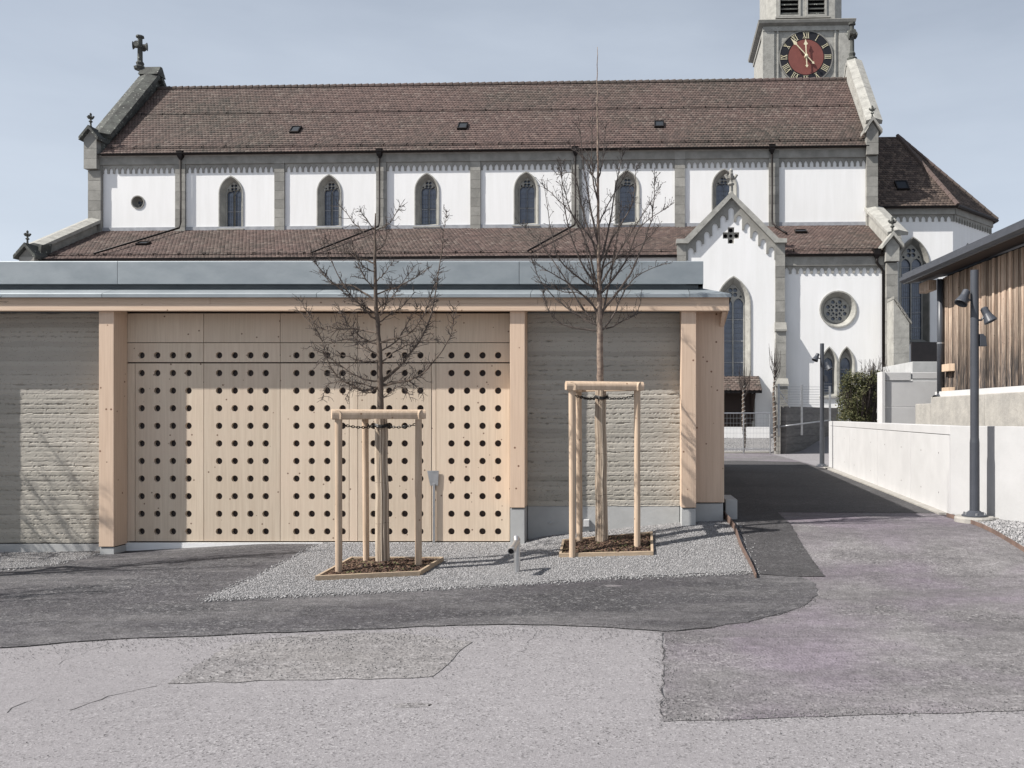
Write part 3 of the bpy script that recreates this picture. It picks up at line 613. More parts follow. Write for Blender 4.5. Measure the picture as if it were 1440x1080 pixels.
mb = MB().loft([[(x, .02, z) for x, z in circ(rx,rz,.34,20)], [(x, -.04, z) for x, z in circ(rx,rz,.34,20)], [(x,-.04,z) for x, z in circ(rx,rz,.29,20)], [(x,.3,z) for x, z in circ(rx,rz,.23,20)]], cap=False)
w_ = obj('round_window', mb, M['stone'], ch)
obj('tracery', plate(MB(), [circ(rx,rz,.24,20)] + [circ(rx+.10*math.cos(a), rz+.10*math.sin(a), .085, 10) for a in (.52,2.62,4.71)], .26, .32), M['stone'], w_)
obj('glass', MB().prism(circ(rx,rz,.25,16), .36, .38), M['glass'], w_)
for i, (a, b) in enumerate(bays):
    frieze(ch, a+.005, b-.005, 0, fzA+.12, fzA, fzB)
obj('cornice', MB().box(uL0+.1, uR0-.01, -.12, .02, fzA+.12, zeN-.12), M['stone'], ch)
obj('cornice', MB().prism([(.0,zeN-.12),(-.13,zeN-.12),(-.19,zeN+.0),(0,zeN+.02)], uL0+.1, uR0-.01, 'x'), M['stone'], ch)
for i, (a, b) in enumerate(les):
    blocks('pilaster', ch, a, b, -.125 if i % 2 == 0 else -.105, .02, zjN-.3, fzA+.10, .43)
    obj('capstone', MB().box(a+.0, b, -.13, -.10, fzA+.102, zeN-.13), M['stone'], ch)
# nave roof
def tiles(parent, name, O, A, S, Ln, H, inside, m='tile', tw=.17, ex=.2, seed=1, red=0):
    rg = np.random.default_rng(seed); O = np.array(O, float); A = np.array(A, float); A /= np.linalg.norm(A); S = np.array(S, float); S /= np.linalg.norm(S)
    N_ = np.cross(A, S); N_ = N_ if N_[2] > 0 else -N_
    vs = []; tint = []; rows = int(H/ex)+1; cols = int(Ln/tw)+1; base = []
    for r in range(rows):
        s0 = r*ex; off = (r % 2)*tw/2; rt = rg.normal(0, .05)
        for c in range(-1, cols):
            a0 = c*tw+off; s1 = s0+ex*1.02
            if not inside(a0+tw/2, s0+ex/2): continue
            base.append((max(a0+.004,0), min(a0+tw-.004, Ln), s0-.0, min(s1,H), .02+.018*rg.random(), rt+rg.random()))
    B = np.array(base); n = len(B); x0, x1, s0, s1, t, tn = B.T; xm = (x0+x1)/2; z = np.zeros(n)
    q = ex*.22
    pts = [(x0,s1,z),(x1,s1,z),(x1,s0+q,t*.9),(xm,s0-q*.25,t),(x0,s0+q,t*.9),(x1,s0+q,z-.01),(xm,s0-q*.25,z-.01),(x0,s0+q,z-.01)]
    V = np.stack([O+a[:,None]*A+s[:,None]*S+h[:,None]*N_ for a, s, h in pts], 1).reshape(-1,3)
    i = np.arange(n)*8; f = []
    faces = [(1,0,4,3,2),(2,3,6,5),(3,4,7,6)]
    me = bpy.data.meshes.new(name); me.vertices.add(n*8); me.vertices.foreach_set('co', V.reshape(-1).astype('f'))
    loops = np.concatenate([(i[:,None]+np.array(ff)).reshape(n, len(ff)) for ff in faces], 1).reshape(-1)
    me.loops.add(len(loops)); me.loops.foreach_set('vertex_index', loops.astype('i')); me.polygons.add(3*n)
    st = (np.arange(n)[:,None]*13+np.array([0,5,9])).reshape(-1); me.polygons.foreach_set('loop_start', st.astype('i')); me.update(calc_edges=True)
    tv = np.clip(tn, 0, 1); at_ = me.attributes.new('tint','FLOAT','POINT'); at_.data.foreach_set('value', np.repeat(tv, 8).astype('f'))
    me.materials.append(M[m]); o = link(bpy.data.objects.new(name, me)); o.parent = parent; o['kind'] = 'stuff'; return o
def plane_roof(O, A, S, Ln, H, th=.12, inset=0):
    O = Vector(O); A = Vector(A).normalized(); S = Vector(S).normalized(); N_ = A.cross(S); N_ = N_ if N_.z > 0 else -N_
    q = [O, O+A*Ln, O+A*Ln+S*H, O+S*H]; return [p-N_*.012 for p in q], [p-N_*th for p in q]
def roof(name, O, A, S, Ln, H, clip=None, inside=None, m='tile', seed=1, mats='tile_dark'):
    if clip is None:
        top, bot = plane_roof(O, A, S, Ln, H); mb = MB().loft([bot, top])
    else:
        Ov = Vector(O); Av = Vector(A).normalized(); Sv = Vector(S).normalized(); N_ = Av.cross(Sv); N_ = N_ if N_.z > 0 else -N_
        mb = MB().loft([[Ov+Av*a+Sv*s-N_*.12 for a, s in clip], [Ov+Av*a+Sv*s-N_*.012 for a, s in clip]])
    r = obj(name, mb, M[mats], ch)
    f = (lambda a, s: True) if clip is None else (lambda a, s: inpoly(a, s, clip))
    tiles(r, 'roof_tiles', O, A, S, Ln, H, f, m, seed=seed)
    return r
vE = -.30
sN = Vector((0, 4.6-vE, zrN-zeN)); HN = sN.length; uRa, uRb = uL0+.5, uR0-.02
rN = roof('nave_roof', (uRa, vE, zeN), (1,0,0), sN, uRb-uRa, HN, seed=2)
obj('back_roof', MB().loft([[Vector((uRa,4.6,zrN-.02)), Vector((uRb,4.6,zrN-.02)), Vector((uRb,9.6,zeN)), Vector((uRa,9.6,zeN))], [Vector((uRa,4.6,zrN-.2)), Vector((uRb,4.6,zrN-.2)), Vector((uRb,9.6,zeN-.2)), Vector((uRa,9.6,zeN-.2))]]), M['tile_dark'], ch)
obj('back_wall', MB().box(uL0+.02, uR0, 8.7, 9.2, ZG, zeN-.05), M['plaster'], ch)
mb = MB(); u = uRa
while u < uRb: mb.tube([(u, 4.6, zrN+.02), (u+.36, 4.6, zrN+.045)], [.10,.125], 7); u += .36
obj('ridge_tiles', mb, M['tile'], ch, kind='stuff')
sh = sN.normalized()
def snow_guard(parent, O, A, S, Ln, s, h=.14, step=1.15):
    O = Vector(O); A = Vector(A).normalized(); S = Vector(S).normalized(); N_ = A.cross(S); N_ = N_ if N_.z > 0 else -N_
    mb = MB(); b = O+S*s
    for k in (.4, 1): mb.tube([b+N_*(h*k), b+A*Ln+N_*(h*k)], .010, 5)
    x = .3
    while x < Ln: mb.tube([b+A*x-N_*.02, b+A*x+N_*(h*1.1)], .02, 4); mb.tube([b+A*x+N_*h, b+A*x+S*.3], .012, 4); x += step
    return obj('snow_guard', mb, M['gutter'], parent)
snow_guard(ch, (uRa+.1,vE,zeN), (1,0,0), sN, uRb-uRa-.2, HN*.57, .10); snow_guard(ch, (uRa+.1,vE,zeN), (1,0,0), sN, uRb-uRa-.2, .45, .12)
def gutter(u0, u1, v, z, r=.085):
    n = 6; prof = [(v-r*math.cos(math.pi*k/n)-.02, z-r*math.sin(math.pi*k/n)) for k in range(n+1)] 
    prof2 = prof + [(v+r*.8-.02, z), (v-.02, z-r*.8), (v-r*.8-.02, z)]
    obj('gutter', MB().prism(prof2, u0, u1, 'x'), M['gutter'], ch)
gutter(uRa-.1, uRb, vE-.02, zeN-.01, .075)
def downpipe(pts, r=.046, head=True):
    p = obj('downpipe', MB().tube(pts, r, 8), M['gutter'], ch, smooth=True)
    if head:
        x, y, z = pts[0]; obj('rain_head', MB().loft([[(x-a,y-a,z+h),(x+a,y-a,z+h),(x+a,y+a,z+h),(x-a,y+a,z+h)] for a, h in ((.06,-.1),(.13,.06),(.15,.26),(.17,.30))]), M['gutter'], p)
zA0 = zjN; slA = (zjN-zeA)/(-(VA-.2))
for px in (250, 530, 806, 1083):
    u = uat(px+3, -.3, 260); v = -.24
    
    down = [(u, v, zeN-.2), (u, v, zjN+.35), (u-.02 if px != 1083 else u, v-.1, zjN+.05)]
    if px == 1083: down += [(u+.25,-.9,zjN-.9*slA+.12),(u+.5,-1.6,zjN-1.6*slA+.1)]
    else: down += [(u-1.75, VA-.02, zeA+.26)]
    downpipe(down)
# aisle roof
sA = Vector((0, -(VA-.2), zjN-zeA)); HA = sA.length
uA0, uA1 = uat(60,VA-.2,361), uat(1262, VA, 350)
uA0 = uL0+.05-.0; uA1 = uR0
uA0 = max(uA0, uL0)
AO = (uA0+.3, VA-.2, zeA)
gu = uat(1028, VG, 300); ghw = uat(1092, VG, 336)-gu   # portal gable centre and half width
gzt = zat(1028, 275, VG); gzk = zat(1092, 338, VG)
rA = roof('aisle_roof', AO, (1,0,0), sA, uA1-uA0-.3, HA, seed=4)
obj('roof_flashing', MB().box(uA0+.3, uA1, -.06, -.002, zjN-.05, zjN+.16), M['lead'], ch)
snow_guard(ch, (uA0+.5,VA-.2,zeA), (1,0,0), sA, gu-ghw-uA0-.8, .4, .12)
snow_guard(ch, (gu+ghw+.5,VA-.2,zeA), (1,0,0), sA, uA1-gu-ghw-.8, .35, .12)
gutter(uA0+.3, gu-ghw-.3, VA-.22, zeA-.01); gutter(gu+ghw+.5, uA1-.25, VA-.22, zeA-.01)
# aisle wall (right bay has openings)
rwx, rwz = L(1178.5, 435, VA); RW = .82
l1 = uat(1166, VA, 520); l2 = uat(1190.5, VA, 520); lz0 = zat(1178,557,VA); lzt = zat(1178,487,VA); lzs = zat(1178,512,VA)
LWd = .74
obj('wall', plate(MB(), [rect(uL0+.02, gu-ghw+.1, ZG-1, zeA-.02)], VA, VA+.5), M['plaster'], ch)
obj('wall', plate(MB(), [rect(gu+ghw-.1, uR0+.3, ZG-1, zeA-.02), circ(rwx,rwz,RW,28), arch(l1,lz0,LWd,lzs,lzt), arch(l2,lz0,LWd,lzs,lzt)], VA, VA+.5), M['plaster'], ch)
for l in (l1, l2): gothic(ch, l, lz0, LWd, lzs, lzt, VA, depth=.3, marg=.13, lights=1, rose=False, transoms=(lz0+.55, lz0+1.2), thr=.03, nlat=5, ringm='stone_light')
mb = MB().loft([[(x,VA+.02,z) for x,z in circ(rwx,rwz,RW,28)], [(x,VA-.05,z) for x,z in circ(rwx,rwz,RW,28)], [(x,VA-.05,z) for x,z in circ(rwx,rwz,RW-.06,28)], [(x,VA+.42,z) for x,z in circ(rwx,rwz,RW-.26,28)]], cap=False)
w_ = obj('rose_window', mb, M['stone_light'], ch)
rl = [circ(rwx,rwz,RW-.25,28)] + [circ(rwx, rwz, .075, 8)]
for k in range(8): a = k*math.pi/4; rl.append(circ(rwx+.20*math.cos(a), rwz+.20*math.sin(a), .058, 8)); a += math.pi/8; rl.append(circ(rwx+.40*math.cos(a), rwz+.40*math.sin(a), .088, 9)); 
for k in range(16): a = k*math.pi/8+math.pi/16*0; rl.append(circ(rwx+.315*math.cos(a), rwz+.315*math.sin(a), .034, 6)) if k % 2 == 0 else None
obj('tracery', plate(MB(), rl, VA+.34, VA+.42), M['stone_light'], w_)
obj('glass', MB().prism(circ(rwx,rwz,RW-.24,20), VA+.46, VA+.48), M['glass'], w_)
ra0, ra1 = gu+ghw+.28, uR0+.25
frieze(ch, ra0, uat(1242,VA,385), VA, zeA-.5, zeA-.56, zeA-.83, pitch=.30)
obj('cornice', MB().box(ra0, uat(1242,VA,385), VA-.14, VA+.02, zeA-.499, zeA-.12), M['stone'], ch)
obj('cornice', MB().prism([(VA,zeA-.12),(VA-.13,zeA-.12),(VA-.18,zeA-.01),(VA,zeA+.0)], ra0, uR0+.1, 'x'), M['stone'], ch)
frieze(ch, uA0, gu-ghw-.3, VA, zeA-.5, zeA-.56, zeA-.83, pitch=.30)
# right end downpipe of the aisle
u = uat(1233, VA-.2, 380); u2 = uat(1243,VA-.2,400)
downpipe([(u, VA-.22, zeA-.12), (u, VA-.22, zeA-.4), (u2, VA-.10, zeA-.75), (u2, VA-.10, ZG)], .06)

# gable walls, copings, corner piers, finials
def cross(parent, name, u, v, z, h, m, t=None, ua=.24):  # stone cross with round knobs
    t = t or h*.075
    mb = MB().lathe([(t*2.2,0),(t*2.4,h*.07),(t*1.3,h*.12),(t*1.6,h*.2),(t,h*.26),(t*.9,h*.95),(t*1.6,h*.98),(t*1.5,h*1.03),(t*.4,h*1.04)], (u,v,z), n=8)
    mb.tube([(u-h*ua,v-h*.06,z+h*.72),(u-h*(ua-.05),v-h*.04,z+h*.72),(u+h*(ua-.05),v+h*.04,z+h*.72),(u+h*ua,v+h*.06,z+h*.72)], [t*1.7,t*.95,t*.95,t*1.7], 8)
    mb.tube([(u,v-h*.2,z+h*.72),(u,v+h*.2,z+h*.72)], [t*1.2]*2, 8)
    return obj(name, mb, m, parent)
def finial(parent, u, v, z, h, m):               # bud finial with four leaves
    t = h*.06
    mb = MB().lathe([(t*1.8,0),(t*1.1,h*.1),(t,h*.3),(t*2.2,h*.36),(t*2.2,h*.40),(t,h*.46),(t*1.2,h*.62),(t*2,h*.70),(t*1.1,h*.78),(t*1.3,h*.92),(t*.3,h)], (u,v,z), n=8)
    for a in range(4):
        dx, dy = math.cos(a*math.pi/2), math.sin(a*math.pi/2)
        mb.tube([(u,v,z+h*.58),(u+dx*h*.15,v+dy*h*.15,z+h*.63),(u+dx*h*.22,v+dy*h*.22,z+h*.74),(u+dx*h*.16,v+dy*h*.16,z+h*.76)], [t,t*1.2,t*1.2,t*.6], 6)
    return obj('finial', mb, m, parent)
def coping(parent, u0, u1, p0, p1, th=.28, m='stone_light', name='coping'):   # sloping slab from (v,z) to (v,z), of separate stones
    a = Vector(p0); b = Vector(p1); d = (b-a); n = max(2, round(d.length/1.0)); nrm = Vector((-d.y, d.x)).normalized(); nrm = nrm if nrm.y > 0 else -nrm
    root = None
    for k in range(n):
        q0 = a+d*(k/n); q1 = a+d*((k+1)/n)-d.normalized()*.012; c = (u0+u1)/2
        mb = MB(); ring = lambda q: [(u0,q.x,q.y),(u1,q.x,q.y),(u1,(q+nrm*th*.6).x,(q+nrm*th*.6).y),(c,(q+nrm*th).x,(q+nrm*th).y),(u0,(q+nrm*th*.6).x,(q+nrm*th*.6).y)]
        mb.loft([ring(q0), ring(q1)])
        if root is None: root = obj(name, mb, M[m], parent)
        else: obj('coping_stone', mb, M[m], root)
    return root
def aedicule(parent, u0, u1, v0, v1, z0, z1, zt, m='stone', rm='stone_dark', fh=.9, fm='stone_dark'):
    """little gabled head of a corner pier with finial"""
    b = blocks('corner_pier', parent, u0, u1, v0, v1, z0, z1, .5, m=m)
    c = (u0+u1)/2; e = .16
    obj('gable_stone', MB().prism([(u0,z1),(u1,z1),(c,zt-.06)], v0+.03, v1-.02, 'y'), M[m], b)
    mb = MB().prism([(u0-e,z1-.12),(c,zt-.02),(u1+e,z1-.12),(u1+e,z1+.04),(c,zt+.16),(u0-e,z1+.04)], v0-.16, v1+.1, 'y'); obj('gable_coping', mb, M[rm], b)
    finial(b, c, v0+.05, zt+.12, fh, M[fm])
    return b
slN = (zrN-zeN)/5.02
# left end
gl0, gl1 = uL0-.35, uL0+.60
obj('gable_wall', MB().prism([(.0,ZG),(9.2,ZG),(9.2,zeN+.3),(4.6,zrN+.62),(.0,zeN+.7)], uL0-.2, uL0+.45, 'x'), M['stone_dark'], ch)  # dark stone instead of plaster, standing in for the inner face's shade
coping(ch, gl0, gl1+.1, (.3,zeN+.98), (4.55,zrN+.62), .34, 'stone_dark'); coping(ch, gl0, gl1+.1, (8.9,zeN+.98), (4.65,zrN+.62), .34, 'stone_dark')
uc, zc = L(197, 93, 4.6); cr_z = zat(197, 52, 4.6)
obj('apex_stone', MB().prism([(4.6-.42,zrN+.70),(4.6+.42,zrN+.70),(4.68,zrN+1.22),(4.52,zrN+1.22)], gl0-.02, gl1+.12, 'x'), M['stone_dark'], ch)
cross(ch, 'gable_cross', uc, 4.6, zrN+1.1, cr_z-zrN-1.1, M['stone_dark'], None, .19)
pu0, pu1 = uat(115,-.5,210), uat(133,-.5,210)
aedicule(ch, pu0, pu1, -.36, .4, zat(120,236,-.5), zat(120,193,-.5), zat(120,180,-.5), fh=.7)
blocks('corner_pier', ch, pu0+.10, pu1+.10, -.19, .35, zjN-2.5, zat(120,237,-.5)-.01, .5)
obj('corner_edge', MB().box(pu1+.102, uat(137,0,280), -.10, .01, zjN-.5, fzA+.1), M['stone'], ch)
# left aisle end: coping and pinnacle
coping(ch, uL0-.45, uL0+.42, (VA+.1,zeA+.55), (.2,zjN+.55), .25, 'stone_light')
obj('aisle_gable_wall', MB().prism([(VA,ZG),(.3,ZG),(.3,zjN+.5),(VA,zeA+.5)], uL0-.25, uL0+.25, 'x'), M['stone'], ch)  # grey in place of plaster, put in for the shade under the coping
q0, q1 = uat(35,VA-.2,365), uat(56,VA-.2,365)
aedicule(ch, q0, q1, VA-.55, VA+.35, ZG, zat(45,361,VA-.5), zat(45,347,VA-.5), fh=.62)
obj('gable_block', MB().prism([(VA-.2,zeA-.4),(VA+.3,zeA-.4),(VA+.6,zeA+.85),(VA-.1,zeA+.65)], q1+.002, uL0+.3, 'x'), M['stone_dark'], ch)
# right end of the nave
gr0, gr1 = uR0-.02, uR0+.66
obj('gable_wall', MB().prism([(.05,ZG),(9.2,ZG),(9.2,zeN+.3),(4.6,zrN+.7),(.05,zeN+.5)], uR0, uR0+.5, 'x'), M['stone_light'], ch)
coping(ch, gr0, gr1+.12, (.35,zeN+1.25), (4.6,zrN+.85), .34, 'stone_light'); coping(ch, gr0, gr1+.1, (8.6,zeN+1.25), (4.6,zrN+.85), .34, 'stone_light')
uc, zc = L(1199, 80, 4.6); cr_z = zat(1199, 34, 4.6)
cross(ch, 'gable_cross', uR0+.3, 4.6, zrN+1.0, cr_z-zrN-1.0, M['stone_dark'], .12, .11)
pu0, pu1 = uat(1219.5,-.5,210), uat(1236,-.5,210)
aedicule(ch, pu0, pu1, -.40, .05, zat(1228,216,-.5), zat(1228,183,-.5), zat(1228,168,-.5), fh=.62, rm='stone')
blocks('corner_pier', ch, pu0+.04, pu1+.02, -.24, .05, zjN-.6, zat(1228,217,-.5)-.01, .5)
# right aisle end
coping(ch, uR0-.15, uR0+.75, (VA+.1,zeA+.85), (.1,zjN+.75), .25, 'stone_light')
obj('aisle_gable_wall', MB().prism([(VA+.05,ZG),(.1,ZG),(.1,zjN+.7),(VA+.05,zeA+.8)], uR0, uR0+.45, 'x'), M['stone_light'], ch)
q0, q1 = uat(1243.5,VA-.2,380), uat(1262,VA-.2,380)
aedicule(ch, q0, q1, VA-.5, VA+.1, zat(1252,370,VA), zat(1252,345,VA-.5), zat(1252,331,VA-.5), fh=.72, rm='stone_light', m='stone_light')
blocks('corner_pier', ch, q0+.06, q1-.02, VA-.34, VA+.1, ZG, zat(1252,371,VA)-.01, .5, m='stone')
# stepped buttress beside it
bu = thing('church_buttress', 'pale stepped stone buttress beside the tall dark choir window', 'buttress', CH, PHI, world=False)
b0, b1 = uat(1254,-5.3,480), uat(1275.5,-5.3,480)
zt1 = zat(1253,424,-5.0); zt2 = zat(1276,455,-5.3)
obj('shaft', MB().prism([(b0,ZG),(b1,ZG),(b1,zt2),(b0,zt1)], -5.6, VA-.36, 'y'), M['stone_light'], bu)
for k in range(4):
    zz = ZG+.3+k*.0
n = 4
for k in range(n):
    t0, t1 = k/n, (k+1)/n
    x0 = b0+(b1-b0)*t0; x1 = b0+(b1-b0)*t1+.10; z0 = zt1+(zt2-zt1)*t0; z1 = zt1+(zt2-zt1)*t1
    obj('weathering_slab', MB().prism([(x0,z0+.03),(x1,z1-.06),(x1,z1+.03),(x0,z0+.14)], -5.66, VA-.38, 'y'), M['stone'], bu)
nb = 7; hb = (zt2-ZG-.9)/nb
for k in range(nb): obj('stone_block', MB().box(b0-.004, b1+.006, -5.608, VA-.365, ZG+.9+k*hb+.006, ZG+.9+(k+1)*hb-.006), M['stone_light'], bu)

# portal gable
gL, gR = gu-ghw, gu+ghw
pw = thing_w = None
wx = uat(1031.5, VG, 450); wz0 = zat(1031,541,VG); wzt = zat(1031,388,VG); wzs = zat(1031,428,VG); WW = 1.52
crx, crz = L(1028, 331, VG); cs = .14
crossl = [(crx-cs,crz-3*cs*.85),(crx+cs,crz-3*cs*.85),(crx+cs,crz-cs),(crx+3*cs*.85,crz-cs),(crx+3*cs*.85,crz+cs),(crx+cs,crz+cs),(crx+cs,crz+3*cs*.85),(crx-cs,crz+3*cs*.85),(crx-cs,crz+cs),(crx-3*cs*.85,crz+cs),(crx-3*cs*.85,crz-cs),(crx-cs,crz-cs)]
obj('portal_gable_wall', plate(MB(), [[(gL,ZG-1),(gR,ZG-1),(gR,gzk),(gu,gzt-.1),(gL,gzk)], arch(wx,wz0,WW,wzs,wzt), crossl], VG, VG+.4), M['plaster'], ch)
obj('dark_interior', MB().prism([(crx-.5,crz-.5),(crx+.5,crz-.5),(crx+.5,crz+.5),(crx-.5,crz+.5)], VG+.3, VG+.38), M['void'], ch)
obj('cross_tracery', plate(MB(), [crossl]+[circ(crx+dx*.24, crz+dz*.24, .095, 8) for dx, dz in ((1,0),(-1,0),(0,1),(0,-1))]+[circ(crx,crz,.08,8)], VG+.12, VG+.18), M['stone'], ch)
gothic(ch, wx, wz0, WW, wzs, wzt, VG, depth=.36, marg=.24, lights=2, transoms=(wz0+1.0, wz0+1.95, wz0+2.9), thr=.07, nlat=5, ringm='stone_light')
# raking frieze
m_ = (gzt-gzk)/ghw; top = lambda x: gzt-.12-abs(x-gu)*m_
lp = [(gL, top(gL)-.0), (gL, top(gL)-.62)]; n = 11; p = (gR-gL-.1)/n
for k in range(n):
    a = gL+k*p; tA, tB = a+.10, a+p; mid = (tA+tB)/2; pk = top(mid)-.40; ba, bb = min(top(tA)-.82, pk-.2), min(top(tB)-.82, pk-.2)
    lp += [(a+.0, ba), (tA, ba), (tA, pk-.14), (tA+.05, pk-.04), (mid, pk), (tB-.05, pk-.04), (tB, pk-.14), (tB, bb)]
lp += [(gR, lp[-1][1]), (gR, top(gR))]; lp.append((gu, top(gu)))
q = [lp[0]]
for a in lp[1:]:
    if (Vector(a)-Vector(q[-1])).length > .004: q.append(a)
obj('raking_frieze', plate(MB(), [q], VG-.06, VG+.01), M['stone'], ch)
obj('gable_coping', MB().prism([(gL-.42,gzk-.14),(gL+.1,gzk-.14),(gu,gzt-.14),(gR-.1,gzk-.14),(gR+.42,gzk-.14),(gR+.42,gzk+.04),(gR+.06,gzk+.06),(gu,gzt+.12),(gL-.06,gzk+.06),(gL-.42,gzk+.04)], VG-.24, VG+.42, 'y'), M['stone_light'], ch)
finial(ch, gu, VG+.0, gzt+.08, zat(1028,237,VG)-gzt-.08, M['stone'])
fz = gzt+(zat(1028,237,VG)-gzt)*.45
obj('finial_crown', MB().box(gu-.05, gu+.05, VG-.05, VG+.05, fz, fz+.5), M['stone'], ch)
blocks('pier', ch, gL-.38, gL+.02, VG-.10, VA+.3, ZG, gzk-.142, .5); blocks('pier', ch, gR-.06, gR+.36, VG-.06, VA+.0, zat(1100,455,VG), gzk-.142, .5)
zb1 = zat(1100,455,VG); zb2 = zat(1100,540,VG-.25)
blocks('pier', ch, gR-.06, gR+.38, VG-.22, VA+.0, ZG, zb1-.35, .5)
obj('weathering_slab', MB().prism([(VG-.30,zb1-.36),(VG-.30,zb1-.28),(VG-.065,zb1+.05),(VG+.1,zb1+.05),(VG+.1,zb1-.36)], gR-.09, gR+.41, 'x'), M['stone'], ch)
obj('weathering_slab', MB().prism([(VG-.50,zb2-.1),(VG-.50,zb2),(VG-.22,zb2+.25),(VG-.2,zb2+.25),(VG-.2,zb2-.1)], gR-.12, gR+.46, 'x'), M['stone'], ch)
blocks('pier', ch, gR-.08, gR+.42, VG-.44, VG-.225, ZG, zb2-.105, .5)
# portal roof (two slopes running back to the nave wall)
for s_ in (-1, 1):
    Lr = 4.6; S_ = Vector((-s_, 0, (gzt-.1-zeA-.3)/((gzt-.1-zeA-.3)/m_))); 
    dz = gzt-.12-(zeA+.2); dx = dz/m_
    O_ = (gu+s_*dx, VG+.35, gzt-.12-dz); A_ = (0,1,0); S_ = Vector((-s_*dx, 0, dz))
    H_ = S_.length; dep = 4.2
    # the valley: clip where the aisle roof is higher
    clip = [(0,0), (max(0.05,(O_[2]-zeA)/slA - .0 + .1),0), (min(dep,(gzt-.12-zeA)/slA+.15), H_), (0,H_)]
    roof('portal_roof', O_, A_, S_, dep, H_, clip=clip, seed=8+s_)
# tiled canopy over the church door
cn = thing('door_canopy', 'small tiled lean to canopy over the dark church door', 'canopy', CH, PHI, world=False)
c0, c1 = uat(975,VG-.9,545), uat(1071,VG-.9,545); zc0 = zat(1045,549,VG-1.0); zc1 = zat(1045,529,VG)
mbc = MB().prism([(VG-1.05,zc0-.02),(VG-.01,zc1-.02),(VG-.01,zc1-.14),(VG-1.05,zc0-.12)], c0, c1, 'x'); rc = obj('canopy_roof', mbc, M['gutter'], cn)
tiles(rc, 'roof_tiles', (c0, VG-1.1, zc0), (1,0,0), (0,1.09,zc1-zc0), c1-c0, math.hypot(1.09,zc1-zc0), lambda a, s: True, 'tile', tw=.2, ex=.17, seed=31)
for u in (c0+.3, c1-.3):
    obj('bracket', MB().tube([(u,VG-.05,zc0-1.0),(u,VG-.55,zc0-.45),(u,VG-.95,zc0-.14)], .05, 5), M['door_brown'], cn)
    obj('bracket_post', MB().box(u-.06, u+.06, VG-.12, VG-.01, zc0-1.3, zc0-.12), M['door_brown'], cn)
d0, d1 = uat(1000,VG,580), uat(1057,VG,580)
dr = obj('church_door', MB().box(d0, d1, VG-.03, VG+.02, ZG, zc0+.0), M['door_brown'], ch)
for k in range(9): obj('door_board', MB().box(d0+.06+k*(d1-d0-.1)/9, d0+.03+(k+1)*(d1-d0-.1)/9, VG-.05, VG-.031, ZG+.1, zc0-.9), M['door_brown'], dr)
obj('door_frame', MB().box(d1, d1+.14, VG-.06, VG-.002, ZG, zc0-.1), M['stone'], ch)

# choir
VC = .6
kc0, kc1 = uR0+.5, uat(1340,VC,350); zeC = (zat(1290,291,VC-.2)); kc2, vC2 = kc1+3.4, VC+5.2
cxw = uat(1284, VC, 400); cz0 = zat(1284,481,VC); czt = zat(1284,333,VC); czs = zat(1284,372,VC); CW = 1.62
fx = lambda: None
obj('choir_wall', plate(MB(), [rect(kc0, kc1, ZG, zeC-.02), arch(cxw,cz0,CW,czs,czt)], VC, VC+.5), M['plaster'], ch)
gothic(ch, cxw, cz0, CW, czs, czt, VC, depth=.38, marg=.24, lights=2, transoms=tuple(cz0+.75*k for k in range(1,6)), thr=.07, nlat=5, ringm='stone')
# apse face: direction and the second face
vP = VC+3.0; e2x = uat(1392, vP, 350)
P0 = Vector((kc1, VC)); P1 = Vector((e2x, vP)); P2 = Vector((e2x, P1.y+3.0))
dd = (P1-P0).normalized(); nn = Vector((dd.y, -dd.x))
def apse_wall(A_, B_, name):
    d = (B_-A_); n_ = Vector((d.y,-d.x)).normalized()
    return obj(name, MB().loft([[(A_.x,A_.y,ZG),(B_.x,B_.y,ZG),((B_-n_*.4).x,(B_-n_*.4).y,ZG),((A_-n_*.4).x,(A_-n_*.4).y,ZG)], [(A_.x,A_.y,zeC-.02),(B_.x,B_.y,zeC-.02),((B_-n_*.4).x,(B_-n_*.4).y,zeC-.02),((A_-n_*.4).x,(A_-n_*.4).y,zeC-.02)]]), M['plaster'], ch)
apse_wall(P0, P1, 'apse_wall'); apse_wall(P1, P2, 'apse_wall')
def wall_frame(A_, B_, mbfun, name, m, par=ch):
    """build in (along, out, z) and turn onto an oblique wall"""
    d = (B_-A_).normalized(); n_ = Vector((d.y,-d.x)); mb = mbfun((B_-A_).length)
    mb.v = [(A_.x+d.x*x-n_.x*y, A_.y+d.y*x-n_.y*y, z) for x, y, z in mb.v]; return obj(name, mb, m, par)
def fr_loop(Ln, zt_, zp, zb_, pitch=.3, tooth=.10):
    n = max(1, round((Ln-tooth)/pitch)); p = (Ln-tooth)/n; lp = [(0,zt_),(0,zb_)]
    for k in range(n):
        a = k*p; b = a+p; h = zp-zb_; lp += [(a+tooth,zb_),(a+tooth,zb_+h*.5),((a+tooth+b)/2,zp),(b,zb_+h*.5),(b,zb_)]
    return lp+[(Ln,zb_),(Ln,zt_)]
frieze(ch, kc0, kc1, VC, zeC-.35, zeC-.42, zeC-.68, pitch=.30); obj('cornice', MB().box(kc0, kc1+.05, VC-.16, VC+.02, zeC-.349, zeC-.04), M['stone'], ch)
for A_, B_ in ((P0,P1),(P1,P2)):
    wall_frame(A_, B_, lambda Ln: plate(MB(), [fr_loop(Ln, zeC-.35, zeC-.42, zeC-.68)], -.10, .02), 'arched_frieze', M['stone'])
    wall_frame(A_, B_, lambda Ln: MB().box(-.03, Ln+.05, -.16, .02, zeC-.349, zeC-.04), 'cornice', M['stone'])
aw = wall_frame(P0, P1, lambda Ln: MB().loft([[(x,y,z) for x,z in arch(Ln*.38,cz0,1.3,czs,czt-.1)] for y in (-.03,.01)]), 'window', M['stone'])
